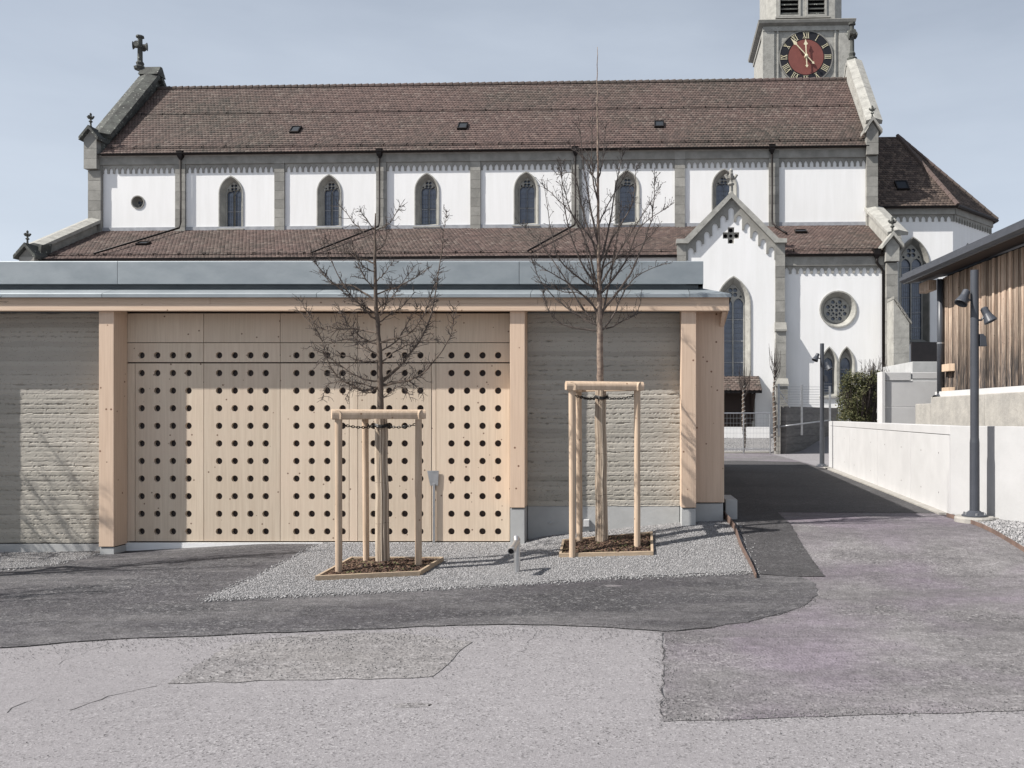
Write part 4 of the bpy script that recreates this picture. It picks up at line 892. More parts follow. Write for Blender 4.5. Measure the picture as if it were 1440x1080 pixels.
wall_frame(P0, P1, lambda Ln: MB().prism(arch(Ln*.38,cz0+.1,1.0,czs,czt-.3), -.045, -.032), 'glass', M['glass'], aw)
# choir roof: straight bay, then hips to the apse
zrC = zat(1262,192,5.2); vR = 5.2; hp = Vector((uat(1262,vR,192), vR, zrC)); ov = .35
eA = Vector((kc0, VC-ov, zeC)); eB = Vector((P0.x+.12, VC-ov, zeC)); eC = Vector((P1.x+ov, P1.y-.1, zeC)); eD = Vector((P2.x+ov, P2.y+.5, zeC))
def tri_roof(pts, seed):
    O_ = pts[0]; A_ = (pts[1]-pts[0]).normalized(); nrm = (pts[1]-pts[0]).cross(pts[2]-pts[0]).normalized(); S_ = nrm.cross(A_); S_ = S_ if S_.z > 0 else -S_
    loc = [((p-O_).dot(A_), (p-O_).dot(S_)) for p in pts]; off = -min(0, min(a for a, s in loc))
    O2 = O_-A_*off; clip = [(a+off, s) for a, s in loc]
    roof('choir_roof', O2, A_, S_, max(a for a, s in clip), max(s for a, s in clip), clip=clip, seed=seed, m='tile_dark')
tri_roof([eA, eB, hp, Vector((kc0, vR, zrC))], 41); tri_roof([eB, eC, hp], 42); tri_roof([eC, eD, hp], 43)
for a, b in ((eB,hp),(eC,hp)):
    mb = MB(); n = 16
    for k in range(n): mb.tube([a.lerp(b,k/n)+Vector((0,0,.05)), a.lerp(b,(k+1)/n)+Vector((0,0,.06))], [.12,.10], 6)
    obj('hip_tiles', mb, M['tile'], ch)
obj('back_roof', MB().loft([[Vector((kc0,vR,zrC-.02)),hp-Vector((0,0,.02)),Vector((P2.x,10,zeC)),Vector((kc0,10,zeC))],[Vector((kc0,vR,zrC-.2)),hp-Vector((0,0,.2)),Vector((P2.x,10,zeC-.2)),Vector((kc0,10,zeC-.2))]]), M['tile_dark'], ch)
gutter(kc0, eB.x, VC-ov-.02, zeC, .08)
obj('gutter', MB().tube([eB, eC, eD], .08, 6), M['gutter'], ch)
# skylights
def skylight(px, py, O, S, w_=.5, h_=.6, m='tile'):
    O = Vector(O); S = Vector(S).normalized(); N_ = Vector((1,0,0)).cross(S); N_ = N_ if N_.z > 0 else -N_
    best = None
    for k in range(200):
        v = O.y+S.y*k*.05; z = O.z+S.z*k*.05; u, zz = L(px, py, v)
        if best is None or abs(zz-z) < best[0]: best = (abs(zz-z), u, k*.05)
    c = Vector((best[1], O.y, O.z))+S*best[2]; A_ = Vector((1,0,0))
    q = lambda a, s, h: c+A_*a+S*s+N_*h
    ring = lambda a, s, h: [q(-a,-s,h), q(a,-s,h), q(a,s,h), q(-a,s,h)]
    f = obj('skylight', MB().loft([ring(w_/2,h_/2,0), ring(w_/2,h_/2,.12), ring(w_/2-.05,h_/2-.05,.13), ring(w_/2-.05,h_/2-.05,.06)], cap=False), M['gutter'], ch)
    obj('pane', MB().loft([ring(w_/2-.05,h_/2-.05,.06), ring(w_/2-.05,h_/2-.05,.09)]), M['skypane'], f)
for p in ((416,184),(651,179),(927,176)): skylight(*p, (0,vE,zeN), sN)
for p in ((202,344),(1126,327)): skylight(*p, (0,VA-.2,zeA), sA, .55, .4)
skylight(1268, 262, (0,VC-ov,zeC), (0, vR-VC+ov, zrC-zeC), .62, .8)

# ------------------------------------------------------------------ tower
VT = 9.6
tw = thing('church_tower', 'pale stone church tower with black and red clock face behind the roof ridge', 'tower', CH, PHI, world=False)
t0, t1 = uat(1074,VT,60), uat(1194,VT,60); TS = t1-t0; zk = zat(1133,37,VT); zcn = zat(1133,81,VT); ucn = uat(1133,VT,81)
obj('clock_stage', MB().box(t0, t1, VT, VT+TS, ZG, zk), M['stone_light'], tw)
for a, b in ((t0-.06,t0+.62),(t0+.78,t0+.88),(t1-.88,t1-.78),(t1-.62,t1+.06)):
    obj('pilaster', MB().box(a, b, VT-.09, VT+.02, zk-9, zk-.3), M['stone_light'], tw, bevel=.01)
obj('pilaster', MB().box(t0-.07, t0+.02, VT-.092, VT+.6, zk-9, zk-.3), M['stone_light'], tw)
obj('frieze_band', MB().box(t0-.07, t1+.07, VT-.11, VT+TS+.1, zk-.3, zk-.03), M['stone_light'], tw)
obj('cornice', MB().loft([[(t0-a,VT-a,z),(t1+a,VT-a,z),(t1+a,VT+TS+a,z),(t0-a,VT+TS+a,z)] for a, z in ((.10,zk-.03),(.32,zk+.1),(.36,zk+.26),(.28,zk+.32),(-.35,zk+.6))]), M['stone'], tw)
# octagonal belfry with louvres
c = (t0+t1)/2; cv = VT+TS/2; zb0 = zk+.35; zb1 = zk+9; hw = TS/2-.28; cc = hw*.42
oct_ = [(c-hw+cc,cv-hw),(c+hw-cc,cv-hw),(c+hw,cv-hw+cc),(c+hw,cv+hw-cc),(c+hw-cc,cv+hw),(c-hw+cc,cv+hw),(c-hw,cv+hw-cc),(c-hw,cv-hw+cc)]
cc = hw*.22; oct_ = [(c-hw+cc,cv-hw),(c+hw-cc,cv-hw),(c+hw,cv-hw+cc),(c+hw,cv+hw-cc),(c+hw-cc,cv+hw),(c-hw+cc,cv+hw),(c-hw,cv+hw-cc),(c-hw,cv-hw+cc)]
obj('belfry_core', MB().prism([(x+(c-x)*.2, y+(cv-y)*.2) for x, y in oct_], zb0, zb1, 'z'), M['void'], tw)
lv = [(uat(1098,VT,10),uat(1124,VT,10)),(uat(1137,VT,10),uat(1161,VT,10))]; zl0 = zat(1130,20,VT+.2)
obj('belfry_wall', plate(MB(), [rect(oct_[0][0],oct_[1][0],zb0,zb1)]+[rect(a,b,zl0,zb1-1) for a, b in lv], cv-hw, cv-hw+.35), M['stone_light'], tw)
for k in range(1, 8):
    A_ = Vector(oct_[k]); B_ = Vector(oct_[(k+1) % 8])
    wall_frame(A_, B_, lambda Ln: MB().box(0,Ln,0,.3,zb0,zb1), 'belfry_wall', M['stone_light'], tw)
for a, b in lv:
    lf = obj('louvre_frame', plate(MB(), [rect(a-.12,b+.12,zl0-.1,zb1-.9), rect(a,b,zl0,zb1-1)], cv-hw-.06, cv-hw+.02), M['stone_light'], tw)
    z = zl0+.05
    while z < zb1-1.2:
        obj('louvre_slat', MB().prism([(cv-hw-.01,z),(cv-hw+.24,z+.2),(cv-hw+.24,z+.24),(cv-hw-.01,z+.05)], a+.01, b-.01, 'x'), M['stone_dark'], lf); z += .27
obj('louvre_sill', MB().prism([(cv-hw-.2,zl0-.26),(cv-hw-.2,zl0-.18),(cv-hw-.0,zl0-.1),(cv-hw+.05,zl0-.26)], lv[0][0]-.3, lv[1][1]+.3, 'x'), M['stone'], tw)
obj('spire', MB().loft([[(c+(x-c)*k, cv+(y-cv)*k, z) for x, y in oct_] for k, z in ((1.12,zb1),(1.12,zb1+.3),(.05,zb1+14))]), M['tile_dark'], tw)
# clock
RC = 36.5*(42+VT)/F
ck = obj('clock_face', MB().lathe([(RC,0),(RC,.05),(RC*.68,.052),(RC*.68,.0)], (ucn,VT-.02,zcn), (0,-1,0), 48), M['dial_black'], tw)
obj('dial_rim', plate(MB(), [circ(ucn,zcn,RC+.05,48), circ(ucn,zcn,RC-.02,48)], VT-.09, VT-.01), M['stone'], ck)
obj('dial_disc', MB().lathe([(RC*.67,0),(RC*.67,.045)], (ucn,VT-.035,zcn), (0,-1,0), 40), M['dial_red'], ck)
yN = VT-.02-.056
def stroke(mb, x0, z0, x1, z1, wd, q):
    a = Vector((x0,z0)); b = Vector((x1,z1)); d = (b-a).normalized(); n_ = Vector((-d.y,d.x))*wd/2
    pts = [q(p.x,p.y) for p in (a+n_, a-n_, b-n_, b+n_)]
    mb.prism(pts, yN-.02, yN, 'y')
for h, s_ in enumerate(('XII','I','II','III','IIII','V','VI','VII','VIII','IX','X','XI')):
    ang = math.pi/2-h*math.pi/6; rm_ = RC*.835; hh = RC*.115; wI, wX = RC*.062, RC*.135
    wt = {'I': wI, 'V': wX, 'X': wX}; T = sum(wt[k] for k in s_); x = -T/2; mb = MB()
    q = lambda a, b, ang=ang: (ucn+(rm_+b)*math.cos(ang)+a*math.sin(ang), zcn+(rm_+b)*math.sin(ang)-a*math.cos(ang))
    t = RC*.019
    for k in s_:
        w2 = wt[k]; xc = x+w2/2
        if k == 'I': stroke(mb, xc,-hh,xc,hh,t,q); 
        if k == 'V': stroke(mb, xc-w2*.36,hh,xc,-hh,t*1.2,q); stroke(mb, xc+w2*.36,hh,xc,-hh,t*.6,q)
        if k == 'X': stroke(mb, xc-w2*.34,hh,xc+w2*.34,-hh,t*1.2,q); stroke(mb, xc+w2*.34,hh,xc-w2*.34,-hh,t*.6,q)
        x += w2
    for b_ in (-hh, hh): stroke(mb, -T/2, b_, T/2, b_, t*.45, q)
    obj('numeral', mb, M['gold'], ck)
def hand(ang, ln, tail, wd, y):
    q = lambda a, b: (ucn+b*math.cos(ang)+a*math.sin(ang), zcn+b*math.sin(ang)-a*math.cos(ang))
    pts = [(-wd*.4,-tail),(-wd*1.5,-tail-.02),(0,-tail-.16),(wd*1.5,-tail-.02),(wd*.4,-tail),(wd*.5,ln*.62),(wd*2.0,ln*.70),(wd*.9,ln*.80),(0,ln),(-wd*.9,ln*.80),(-wd*2.0,ln*.70),(-wd*.5,ln*.62)]
    obj('clock_hand', MB().prism([q(a,b) for a, b in pts], y-.03, y, 'y'), M['gold'], ck)
hand(rad(90+3), RC*.66, RC*.34, .065, VT-.22); hand(rad(90+42), RC*.90, RC*.34, .055, VT-.29)
obj('clock_hub', MB().lathe([(.1,0),(.1,.26),(.05,.3)], (ucn,VT-.05,zcn), (0,-1,0), 12), M['gold'], ck)

# ------------------------------------------------------------------ right side: retaining wall, terrace, barn, fences
def vwall(mb, a, b, z0, z1, t, e=0.):            # upright slab whose visible face runs a -> b, thickness to the right of it
    a = Vector(a); b = Vector(b); d = (b-a).normalized(); n_ = Vector((-d.y, d.x)); 
    a = a+d*e; b = b-d*e
    return mb.loft([[(p.x,p.y,z) for p in (a, b, b+n_*t, a+n_*t)] for z in (z0, z1)])
ZW = 1.515
rw = thing('retaining_wall', 'long white concrete retaining wall running back along the right side of the road', 'wall', (WA1.x, WA1.y, 0))
dA = (WA1-WA0); cutsA = [0, .27, .56, .80, 1.0]
vwall(mb := MB(), WA0+Vector((.045,0)), WA1+Vector((.045,.02)), -.2, ZW-.01, .18); obj('wall_core', mb, M['concrete_d'], rw)
for a, b in zip(cutsA[:-1], cutsA[1:]):
    p, q = WA0+dA*a, WA0+dA*b
    vwall(mb := MB(), p, q, -.2, 1.383, .04, .011); obj('concrete_panel', mb, M['concrete_w'], rw, bevel=.004)
vwall(mb := MB(), WA0, WA1, 1.391, ZW, .25, .0); obj('wall_head', mb, M['concrete_w'], rw, bevel=.006)
dB = (WB1-WA1)
mb = MB(); dn = Vector((-dA.y, dA.x)).normalized()
for a in (.06,.21,.33,.50,.62,.74,.86,.95):
    for z in (.55, 1.12):
        c = WA0+dA*a; mb.lathe([(.011,0),(.011,.003)], (c.x-.0,c.y,z), (-1,.09,0), 10)
obj('tie_holes', mb, M['concrete_d'], rw, kind='stuff')
for a, b in ((0,.5),(.5,1.)):
    p, q = WA1+dB*a, WA1+dB*b
    vwall(mb := MB(), p+Vector((.0,-.003)), q, -.2, ZW, .25, .003); obj('concrete_panel', mb, M['concrete_b'], rw, bevel=.006)
vwall(mb := MB(), WB1, (9.5, 5.5), -.2, ZW, .25); obj('concrete_panel', mb, M['concrete_w'], rw)
vwall(mb := MB(), (9.5, 22.9), WA0+Vector((.02,.2)), -.2, ZW-.005, .25); obj('end_wall', mb, M['concrete_w'], rw)
struct('terrace', MB().prism([(5.64,22.7),(4.72,11.83),(6.15,9.5),(9.7,5.7),(40,5.7),(40,30),(9,30),(9,22.7)], -.3, 1.40, 'z'), M['gravel_bed'])
# kerb strip at the wall's foot and the far road edge
def strip(name, pts, wd, h, m, cat=None):
    for i in range(len(pts)-1):
        a, b = Vector(pts[i]), Vector(pts[i+1]); n = max(1, round((b-a).length/1.0))
        for k in range(n):
            p = a.lerp(b, k/n); q = a.lerp(b, (k+1)/n); d = (q-p).normalized(); n_ = Vector((-d.y,d.x))*wd; q = q-d*.006
            mb = MB().loft([[(c.x,c.y,gz(c.x,c.y)+z) for c in (p,q,q+n_,p+n_)] for z in (-.08, h)])
            o = obj(name, mb, m, bevel=.006); o['kind'] = 'structure'
strip('kerb_stone', [(5.25,22.7),(4.36,11.9)], .16, .035, M['concrete_r'])
strip('kerb_stone', [(5.35,31.7),(-1,31.4)], -.14, .06, M['concrete_r'])
# long concrete footing under the barn and the pale block wall
fb = thing('barn_footing', 'rough stained concrete footing wall under the weathered timber barn', 'footing', (6.6, 19, 1.4))
bd = Vector((.04, -1)).normalized()              # the barn runs towards us, turned a little
def BP(s, o_): p = Vector((7.08,19.0))+bd*s; nrm = Vector((-bd.y, bd.x))*1.0; nrm = Vector((1,.04)).normalized(); return p+nrm*o_
for s0, s1, z1 in ((-.9,0.0,1.93),(0,2.6,2.07),(2.6,5.2,2.075),(5.2,7.9,2.07),(7.9,11,2.07)):
    p = [BP(s0+.004,-.30), BP(s1-.004,-.30), BP(s1-.004,.2), BP(s0+.004,.2)]
    obj('concrete_block', MB().loft([[(c.x,c.y,z) for c in p] for z in (1.36,z1)]), M['concrete_r'], fb, bevel=.015)
p = [BP(-.1,-.16), BP(11,-.16), BP(11,.3), BP(-.1,.3)]
obj('concrete_sill', MB().loft([[(c.x,c.y,z) for c in p] for z in (2.072,2.19)]), M['concrete_w'], fb, bevel=.006)
# barn
bn = thing('timber_barn', 'weathered vertical board barn with dark metal roof edge at the right', 'barn', (7.0, 19, 2.1))
zwb, = (2.20,)
zev = lambda s: 4.62
p = [BP(0,.03), BP(11,.03), BP(11,5), BP(0,5)]
obj('wall_core', MB().loft([[(c.x,c.y,z) for c in p] for z in (zwb,4.75)]), M['void'], bn)
s = .12; k = 0
while s < 10.8:
    wd = R.choice((.06,.07,.075,.085,.095)); off = R.choice((0,.0,-.012,-.022,-.03)); a, b = s+.004, s+wd-.004
    zl = zwb+R.uniform(-.02,.01)
    pp = [BP(a,off), BP(b,off), BP(b,.028), BP(a,.028)]
    obj('plank', MB().loft([[(c.x,c.y,z) for c in pp] for z in (zl,4.72)]), M['barn_wood'], bn); s += wd; k += 1
pp = [BP(.0,-.02), BP(.115,-.02), BP(.115,.03), BP(.0,.03)]
obj('corner_board', MB().loft([[(c.x,c.y,z) for c in pp] for z in (zwb,4.72)]), M['barn_wood'], bn)
pp = [BP(-.16,-.05), BP(-.005,-.05), BP(-.005,.6), BP(-.16,.6)]
obj('end_wall', MB().loft([[(c.x,c.y,z) for c in pp] for z in (2.0,4.6)]), M['plaster'], bn)
pp = [BP(.1,-.05), BP(10.9,-.05), BP(10.9,.02), BP(.1,.02)]
obj('base_flashing', MB().loft([[(c.x,c.y,z) for c in pp] for z in (2.165,2.2)]), M['anthracite'], bn)
for s_, z_ in ((.22,2.62),(.22,2.11)):
    pp = [BP(s_,-.14), BP(s_+.36,-.14), BP(s_+.42,-.025), BP(s_,-.025)]
    obj('timber_block', MB().loft([[(c.x,c.y,z) for c in pp] for z in (z_,z_+.16)]), M['pole'], bn, bevel=.006)
# roof: eave overhangs to the left and beyond the far end
def RP(s, o_, z): c = BP(s, o_); return (c.x, c.y, z)
se0, se1, oe = -.75, 11.2, -.62
obj('barn_roof', MB().loft([[RP(se0,oe+.02,4.86),RP(se1,oe+.02,4.86),RP(se1,5.2,6.2),RP(se0,5.2,6.2)],[RP(se0,oe+.02,4.90),RP(se1,oe+.02,4.90),RP(se1,5.2,6.25),RP(se0,5.2,6.25)]]), M['anthracite'], bn)
obj('roof_edge', MB().loft([[RP(se0-.03,oe-.03,z),RP(se1,oe-.03,z),RP(se1,oe+.02,z),RP(se0-.03,oe+.02,z)] for z in (4.70,4.93)]), M['anthracite'], bn, bevel=.006)
obj('eave_gutter', MB().loft([[RP(se0-.02,oe-.10,z+(.04 if z < 4.75 else 0)),RP(se1,oe-.10,z+(.04 if z < 4.75 else 0)),RP(se1,oe-.035,z),RP(se0-.02,oe-.035,z)] for z in (4.72,4.84)]), M['anthracite'], bn)
obj('roof_edge', MB().loft([[RP(se0-.035,oe+.022,4.70),RP(se0-.035,2.5,5.32),RP(se0+.0,2.5,5.32),RP(se0+.0,oe+.022,4.70)],[RP(se0-.035,oe+.022,4.92),RP(se0-.035,2.5,5.56),RP(se0+.0,2.5,5.56),RP(se0+.0,oe+.022,4.92)]]), M['anthracite'], bn)
obj('soffit_board', MB().loft([[RP(se0+.02,oe+.03,z),RP(se1,oe+.03,z),RP(se1,.05,z+.1),RP(se0+.02,.05,z+.1)] for z in (4.70,4.73)]), M['door_brown'], bn)
obj('eave_purlin', MB().loft([[RP(-.62,-.32,z),RP(-.04,-.32,z),RP(-.04,-.14,z),RP(-.62,-.14,z)] for z in (4.46,4.69)]), M['barn_wood'], bn, bevel=.01)
for s_ in (): obj('rafter', MB().loft([[RP(s_+.3,oe+.05,4.60),RP(s_+.38,oe+.05,4.60),RP(s_+.38,.02,4.66),RP(s_+.3,.02,4.66)],[RP(s_+.3,oe+.05,4.699),RP(s_+.38,oe+.05,4.699),RP(s_+.38,.02,4.75),RP(s_+.3,.02,4.75)]]), M['barn_wood'], bn)
c0 = BP(.08,-.11)
dp = obj('downpipe', MB().tube([(c0.x,c0.y,4.68),(c0.x,c0.y,2.16)], .072, 12), M['anthracite'], bn, smooth=True)
obj('pipe_shoe', MB().tube([(c0.x,c0.y,2.2),(c0.x,c0.y,2.12),(c0.x-.05,c0.y-.04,2.06),(c0.x-.16,c0.y-.10,2.04)], .072, 12, cap=False), M['anthracite'], dp)
for z in (3.25,): obj('pipe_clip', MB().lathe([(.075,0),(.075,.03)], (c0.x,c0.y,z), n=12), M['steel'], dp)
# block wall left of the barn
bw = thing('block_wall', 'pale concrete block wall between the bush and the barn downpipe', 'wall', (6.8, 20.6, 1.4))
x0, x1, yb = Xp(1239,20.6), Xp(1324,20.6), 20.6
rows = [(1.38,1.86),(1.866,2.50),(2.506,Z(523.5,20.6))]
for i, (z0, z1) in enumerate(rows):
    if i < 2: obj('concrete_block', MB().box(x0+.09, x1, yb, yb+.3, z0, z1), M['concrete_w'], bw, bevel=.008)
    else:
        xm = Xp(1281,20.6); obj('concrete_block', MB().box(x0+.09, xm, yb-.02, yb+.3, z0, z1), M['concrete_w'], bw, bevel=.01); obj('concrete_block', MB().box(xm+.02, x1, yb, yb+.3, z0+.04, z1), M['concrete_w'], bw, bevel=.01)
obj('end_post', MB().box(x0, x0+.085, yb-.07, yb+.32, 1.38, rows[-1][1]+.01), M['concrete_w'], bw, bevel=.01)
o = obj('stone_step', MB().box(Xp(1283,26), Xp(1330,26), 26, 29, 1.0, Z(508.5,26)), M['concrete'], bevel=.01, org=(8.9,26,1)); o['label'] = 'pale stone step under the tall choir window behind the block wall'; o['category'] = 'step'
dk = thing('window_well_cover', 'dark panel below the tall choir window beside the stepped buttress', 'panel', (9.5, 30, 2))
obj('board', MB().box(Xp(1282,30), Xp(1335,30), 30, 30.1, Z(512,30), Z(481,30)), M['void'], dk); obj('rail', MB().box(Xp(1282,30), Xp(1335,30), 29.9, 30.12, Z(512,30)-.08, Z(510,30)), M['lead'], dk)

# dark board-marked wall with fence on top
dw0, dw1 = Vector((5.62,31.2)), Vector((9.1,37.6))
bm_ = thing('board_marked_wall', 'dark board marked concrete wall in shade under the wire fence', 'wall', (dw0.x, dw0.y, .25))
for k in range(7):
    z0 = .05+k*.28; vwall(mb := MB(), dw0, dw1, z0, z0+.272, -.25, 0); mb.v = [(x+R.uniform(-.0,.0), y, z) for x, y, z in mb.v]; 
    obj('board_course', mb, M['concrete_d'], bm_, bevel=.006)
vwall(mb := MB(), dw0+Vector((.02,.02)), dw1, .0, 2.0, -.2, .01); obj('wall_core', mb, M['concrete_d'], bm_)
obj('end_post', MB().box(dw0.x-.17, dw0.x+.03, dw0.y-.12, dw0.y+.1, .1, 2.06), M['concrete_r'], bm_, bevel=.01)
vwall(mb := MB(), dw0+Vector((-.1,.0)), dw0+Vector((-.1,.01)), 0,.1,.1)
wf = thing('wire_fence', 'tall white posts with horizontal wires on the dark wall', 'fence', (5.7, 31.2, 1.9))
ddw = (dw1-dw0).normalized()
fp = []
for px, py0, py1, Yf in ((1095,540,613,31.0),(1127.5,541,612,31.1),(1167,543,600,31.2)):
    c = at(px, 600, Yf); za, zb_ = Z(py0,Yf), Z(py1,Yf); fp.append((c.x, Yf)); obj('fence_post', MB().box(c.x-.035,c.x+.035,Yf-.035,Yf+.035,za,zb_), M['steel'], wf, bevel=.006)
for k in range(8):
    z = Z(544+k*3.6,31.1); obj('wire', MB().tube([(fp[0][0],31.0,z),(fp[1][0],31.1,z),(fp[2][0],31.2,z)], .007, 4), M['steel'], wf)
obj('brace', MB().tube([at(1096,550,31.0), at(1111,573,31.05)], .022, 5), M['steel'], wf)
obj('handrail', MB().tube([at(1096,600,31.0), at(1120,597,31.05), at(1166,591,31.2)], .028, 8), M['steel'], wf, smooth=True)
# mesh fence in front of the portal
mf = thing('mesh_fence', 'light steel mesh fence panel standing in front of the church portal', 'fence', (3.5, 30.8, .3))
ym = 30.9; xa, xb, zt_, zb_ = Xp(985,ym), Xp(1083,ym), Z(581,ym), Z(634,ym)
for x in (xa, (xa+xb)/2+.3, xb): obj('fence_post', MB().tube([(x,ym,zb_-.1),(x,ym,zt_+.02)], .022, 6), M['steel'], mf)
obj('top_rail', MB().tube([(xa,ym,zt_),(xb,ym,zt_)], .024, 6), M['steel'], mf); obj('bottom_rail', MB().tube([(xa,ym,zb_+.06),(xb,ym,zb_+.06)], .018, 6), M['steel'], mf)
mb = MB(); x = xa
while x < xb: mb.tube([(x,ym,zb_+.06),(x,ym,zt_)], .0035, 3, cap=False); x += .12
for z in np.linspace(zb_+.1, zt_, 8): mb.tube([(xa,ym,float(z)),(xb,ym,float(z))], .0045, 3, cap=False)
obj('wire_mesh', mb, M['steel'], mf)
lw_ = thing('low_wall', 'low white wall before the dark church door', 'wall', (3, 35, .5))
obj('wall_body', MB().box(Xp(960,35.2), Xp(1082,35.2), 35.2, 35.45, .1, Z(600.5,35.2)), M['plaster'], lw_)
# wrapped saplings
def wrapped(px, ytop, ybot, Ys, label, seed):
    rr = random.Random(seed); b = at(px, ybot, Ys); t = thing('wrapped_sapling', label, 'sapling', b, 0, 'saplings wrapped in pale spiral bands')
    H = (ybot-ytop)*Ys/F; hw_ = H*.78
    tr = [b+Vector((rr.uniform(-.015,.015)+.025*math.sin(k*.7),0,hw_*k/10)) for k in range(11)]
    obj('trunk', MB().tube(tr, [.020+.052*max(0,1-abs(k/10-.42)*1.9) for k in range(11)], 8), M['bark'], t)
    mb = MB(); P = []
    for k in range(230):
        f = k/230; i = min(9, int(f*10)); c = tr[i].lerp(tr[i+1], f*10-i); r = .022+.05*max(0,1-abs(f-.42)*1.9); a = f*2*math.pi*16
        P.append(c+Vector((math.cos(a)*r, math.sin(a)*r, 0)))
    obj('spiral_band', MB().tube(P, .018, 5), M['wrap'], t)
    mb = MB()
    for k in range(26):
        a = rr.uniform(0,6.28); s_ = tr[-1]+Vector((0,0,rr.uniform(-.5,.1))); e = s_+Vector((math.cos(a)*.22,math.sin(a)*.22,rr.uniform(.5,H-hw_+.2)))
        mb.tube([s_, s_.lerp(e,.5)+Vector((math.cos(a)*.07,0,0)), e], [.012,.009,.004], 3)
    obj('twigs', mb, M['twig'], t)
wrapped(1046, 515, 636, 31.2, 'pale wrapped sapling left of the fence in front of the church canopy', 1)
wrapped(1089, 488, 634, 30.9, 'taller wrapped sapling beside the end of the dark wall', 2)
# bush on the terrace
def bush(name, label, c, rx_, ry_, h, n, seed, whips=60, group=None):
    rr = random.Random(seed); t = thing(name, label, 'bush', c, 0)
    mb = MB()
    for k in range(70):
        a = rr.uniform(0,6.28); q = rr.random()**.5; x, y = math.cos(a)*rx_*q, math.sin(a)*ry_*q
        mb.tube([Vector(c)+Vector((x*.3,y*.3,0)), Vector(c)+Vector((x*.8,y*.8,h*.4)), Vector(c)+Vector((x,y,h*(1-.35*q)))], [.02,.012,.004], 3)
    for k in range(whips):
        x = rr.uniform(.0,.75)*rx_*1.25; y = rr.uniform(-.5,.5)*ry_; z1 = h*rr.uniform(.9,1.22)
        b0_ = Vector(c)+Vector((x*.8,y,.1)); e = Vector(c)+Vector((x+rr.uniform(-.05,.3),y,z1)); mb.tube([b0_, b0_.lerp(e,.5)+Vector((rr.uniform(-.03,.05),0,0)), e], [.011,.008,.003], 3)
        for j in range(3):
            f = rr.uniform(.5,1); p = b0_.lerp(e,f); mb.tube([p, p+Vector((rr.uniform(-.14,.14),rr.uniform(-.1,.1),rr.uniform(.05,.2)))], [.005,.002], 3, cap=False)
    obj('stems', mb, M['twig'], t)
    mb = MB(); tint = []
    lumps = [(rr.uniform(-.75,.75)*rx_, rr.uniform(-.75,.75)*ry_, rr.uniform(.08,.88)*h, rr.uniform(.12,.26)) for _ in range(60)]
    lumps = [l for l in lumps if (l[0]/rx_)**2+(l[1]/ry_)**2 < 1-(max(0,l[2]/h-.55))]
    while len(tint) < n*4:
        l = rr.choice(lumps); g = [rr.gauss(0,1) for _ in range(3)]; m_n = math.sqrt(sum(q*q for q in g)); q = rr.random()**.4*l[3]
        p = Vector((l[0]+g[0]/m_n*q, l[1]+g[1]/m_n*q, max(.03, l[2]+g[2]/m_n*q)))+Vector(c)
        d = Vector((rr.uniform(-1,1),rr.uniform(-1,1),rr.uniform(-.3,1))).normalized(); e = d.orthogonal().normalized(); e.rotate(__import__('mathutils').Quaternion(d, rr.uniform(0,6.28)))
        L_ = rr.uniform(.03,.07); w2 = L_*.24
        mb.add([p, p+d*L_*.5+e*w2, p+d*L_, p+d*L_*.5-e*w2], [(0,1,2,3)]); tint += [min(1,max(0,rr.random()*.7+.3*(q/l[3])))]*4
    mb.tint = np.array(tint[:len(mb.v)], 'f'); obj('foliage', mb, M['leaf'], t); return t
bush('evergreen_bush', 'dark green bush with bare whips on the terrace behind the white wall', (Xp(1209,21.8), 21.8, 1.38), .54, .5, 1.42, 16000, 5, whips=90)

# lamp posts
def lamp(px, yb_, yt_, Yl, label, foot=True):
    b = at(px, yb_, Yl); top = Z(yt_, Yl); H = top-b.z
    t = thing('lamp_post', label, 'lamp post', b, 0, 'dark lamp posts with two spotlights')
    obj('pole', MB().lathe([(.062,0.02),(.060,H*.3),(.054,H*.32),(.052,H),(.0,H+.004)], b, n=20), M['anthracite'], t, smooth=False)
    obj('base_plate', MB().lathe([(.16,0),(.16,.018),(.10,.05),(.066,.075)], b, n=20), M['anthracite'], t)
    mb = MB()
    for k in range(6): a = k*math.pi/3+.3; mb.lathe([(.014,.015),(.014,.05)], b+Vector((.135*math.cos(a),.135*math.sin(a),0)), n=6)
    obj('anchor_bolts', mb, M['steel'], t)
    for side, dz, tilt in ((-1,.36,.5),(1,.62,.42)):
        z = top-dz; h = b+Vector((0,0,0)); c = Vector((b.x+side*.155, b.y-.03, z+(.0 if side < 0 else .03)))
        ax = Vector((side*tilt if side > 0 else -tilt*1.1, -.25, -1)).normalized()
        s_ = obj('spotlight', MB().lathe([(.030,-.115),(.048,-.10),(.052,-.02),(.062,.015),(.085,.085),(.085,.095),(.074,.093),(.055,.03)], c, ax, 20), M['anthracite'], t)
        obj('bracket_arm', MB().tube([(b.x+side*.04,b.y,z-.03),(b.x+side*.085,b.y-.01,z-.03),(b.x+side*.115,b.y-.02,z+.02)], .014, 6), M['anthracite'], s_)
    obj('control_box', MB().loft([[(b.x+.055,b.y-.04,z),(b.x+w_,b.y-.04,z),(b.x+w_,b.y+.04,z),(b.x+.055,b.y+.04,z)] for z, w_ in ((top-.99,.15),(top-.87,.135),(top-.83,.10))]), M['anthracite'], t, bevel=.006)
    return t, b
t_, b_ = lamp(1370.5, 726, 380, 11.1, 'near dark lamp post with two spotlights in front of the timber barn')
ft = obj('lamp_foundation', MB().lathe([(.25,-.25),(.25,-.02),(.235,0)], b_, n=28), M['concrete_r'], org=b_); ft['label'] = 'round concrete foundation under the near lamp post'; ft['category'] = 'foundation'
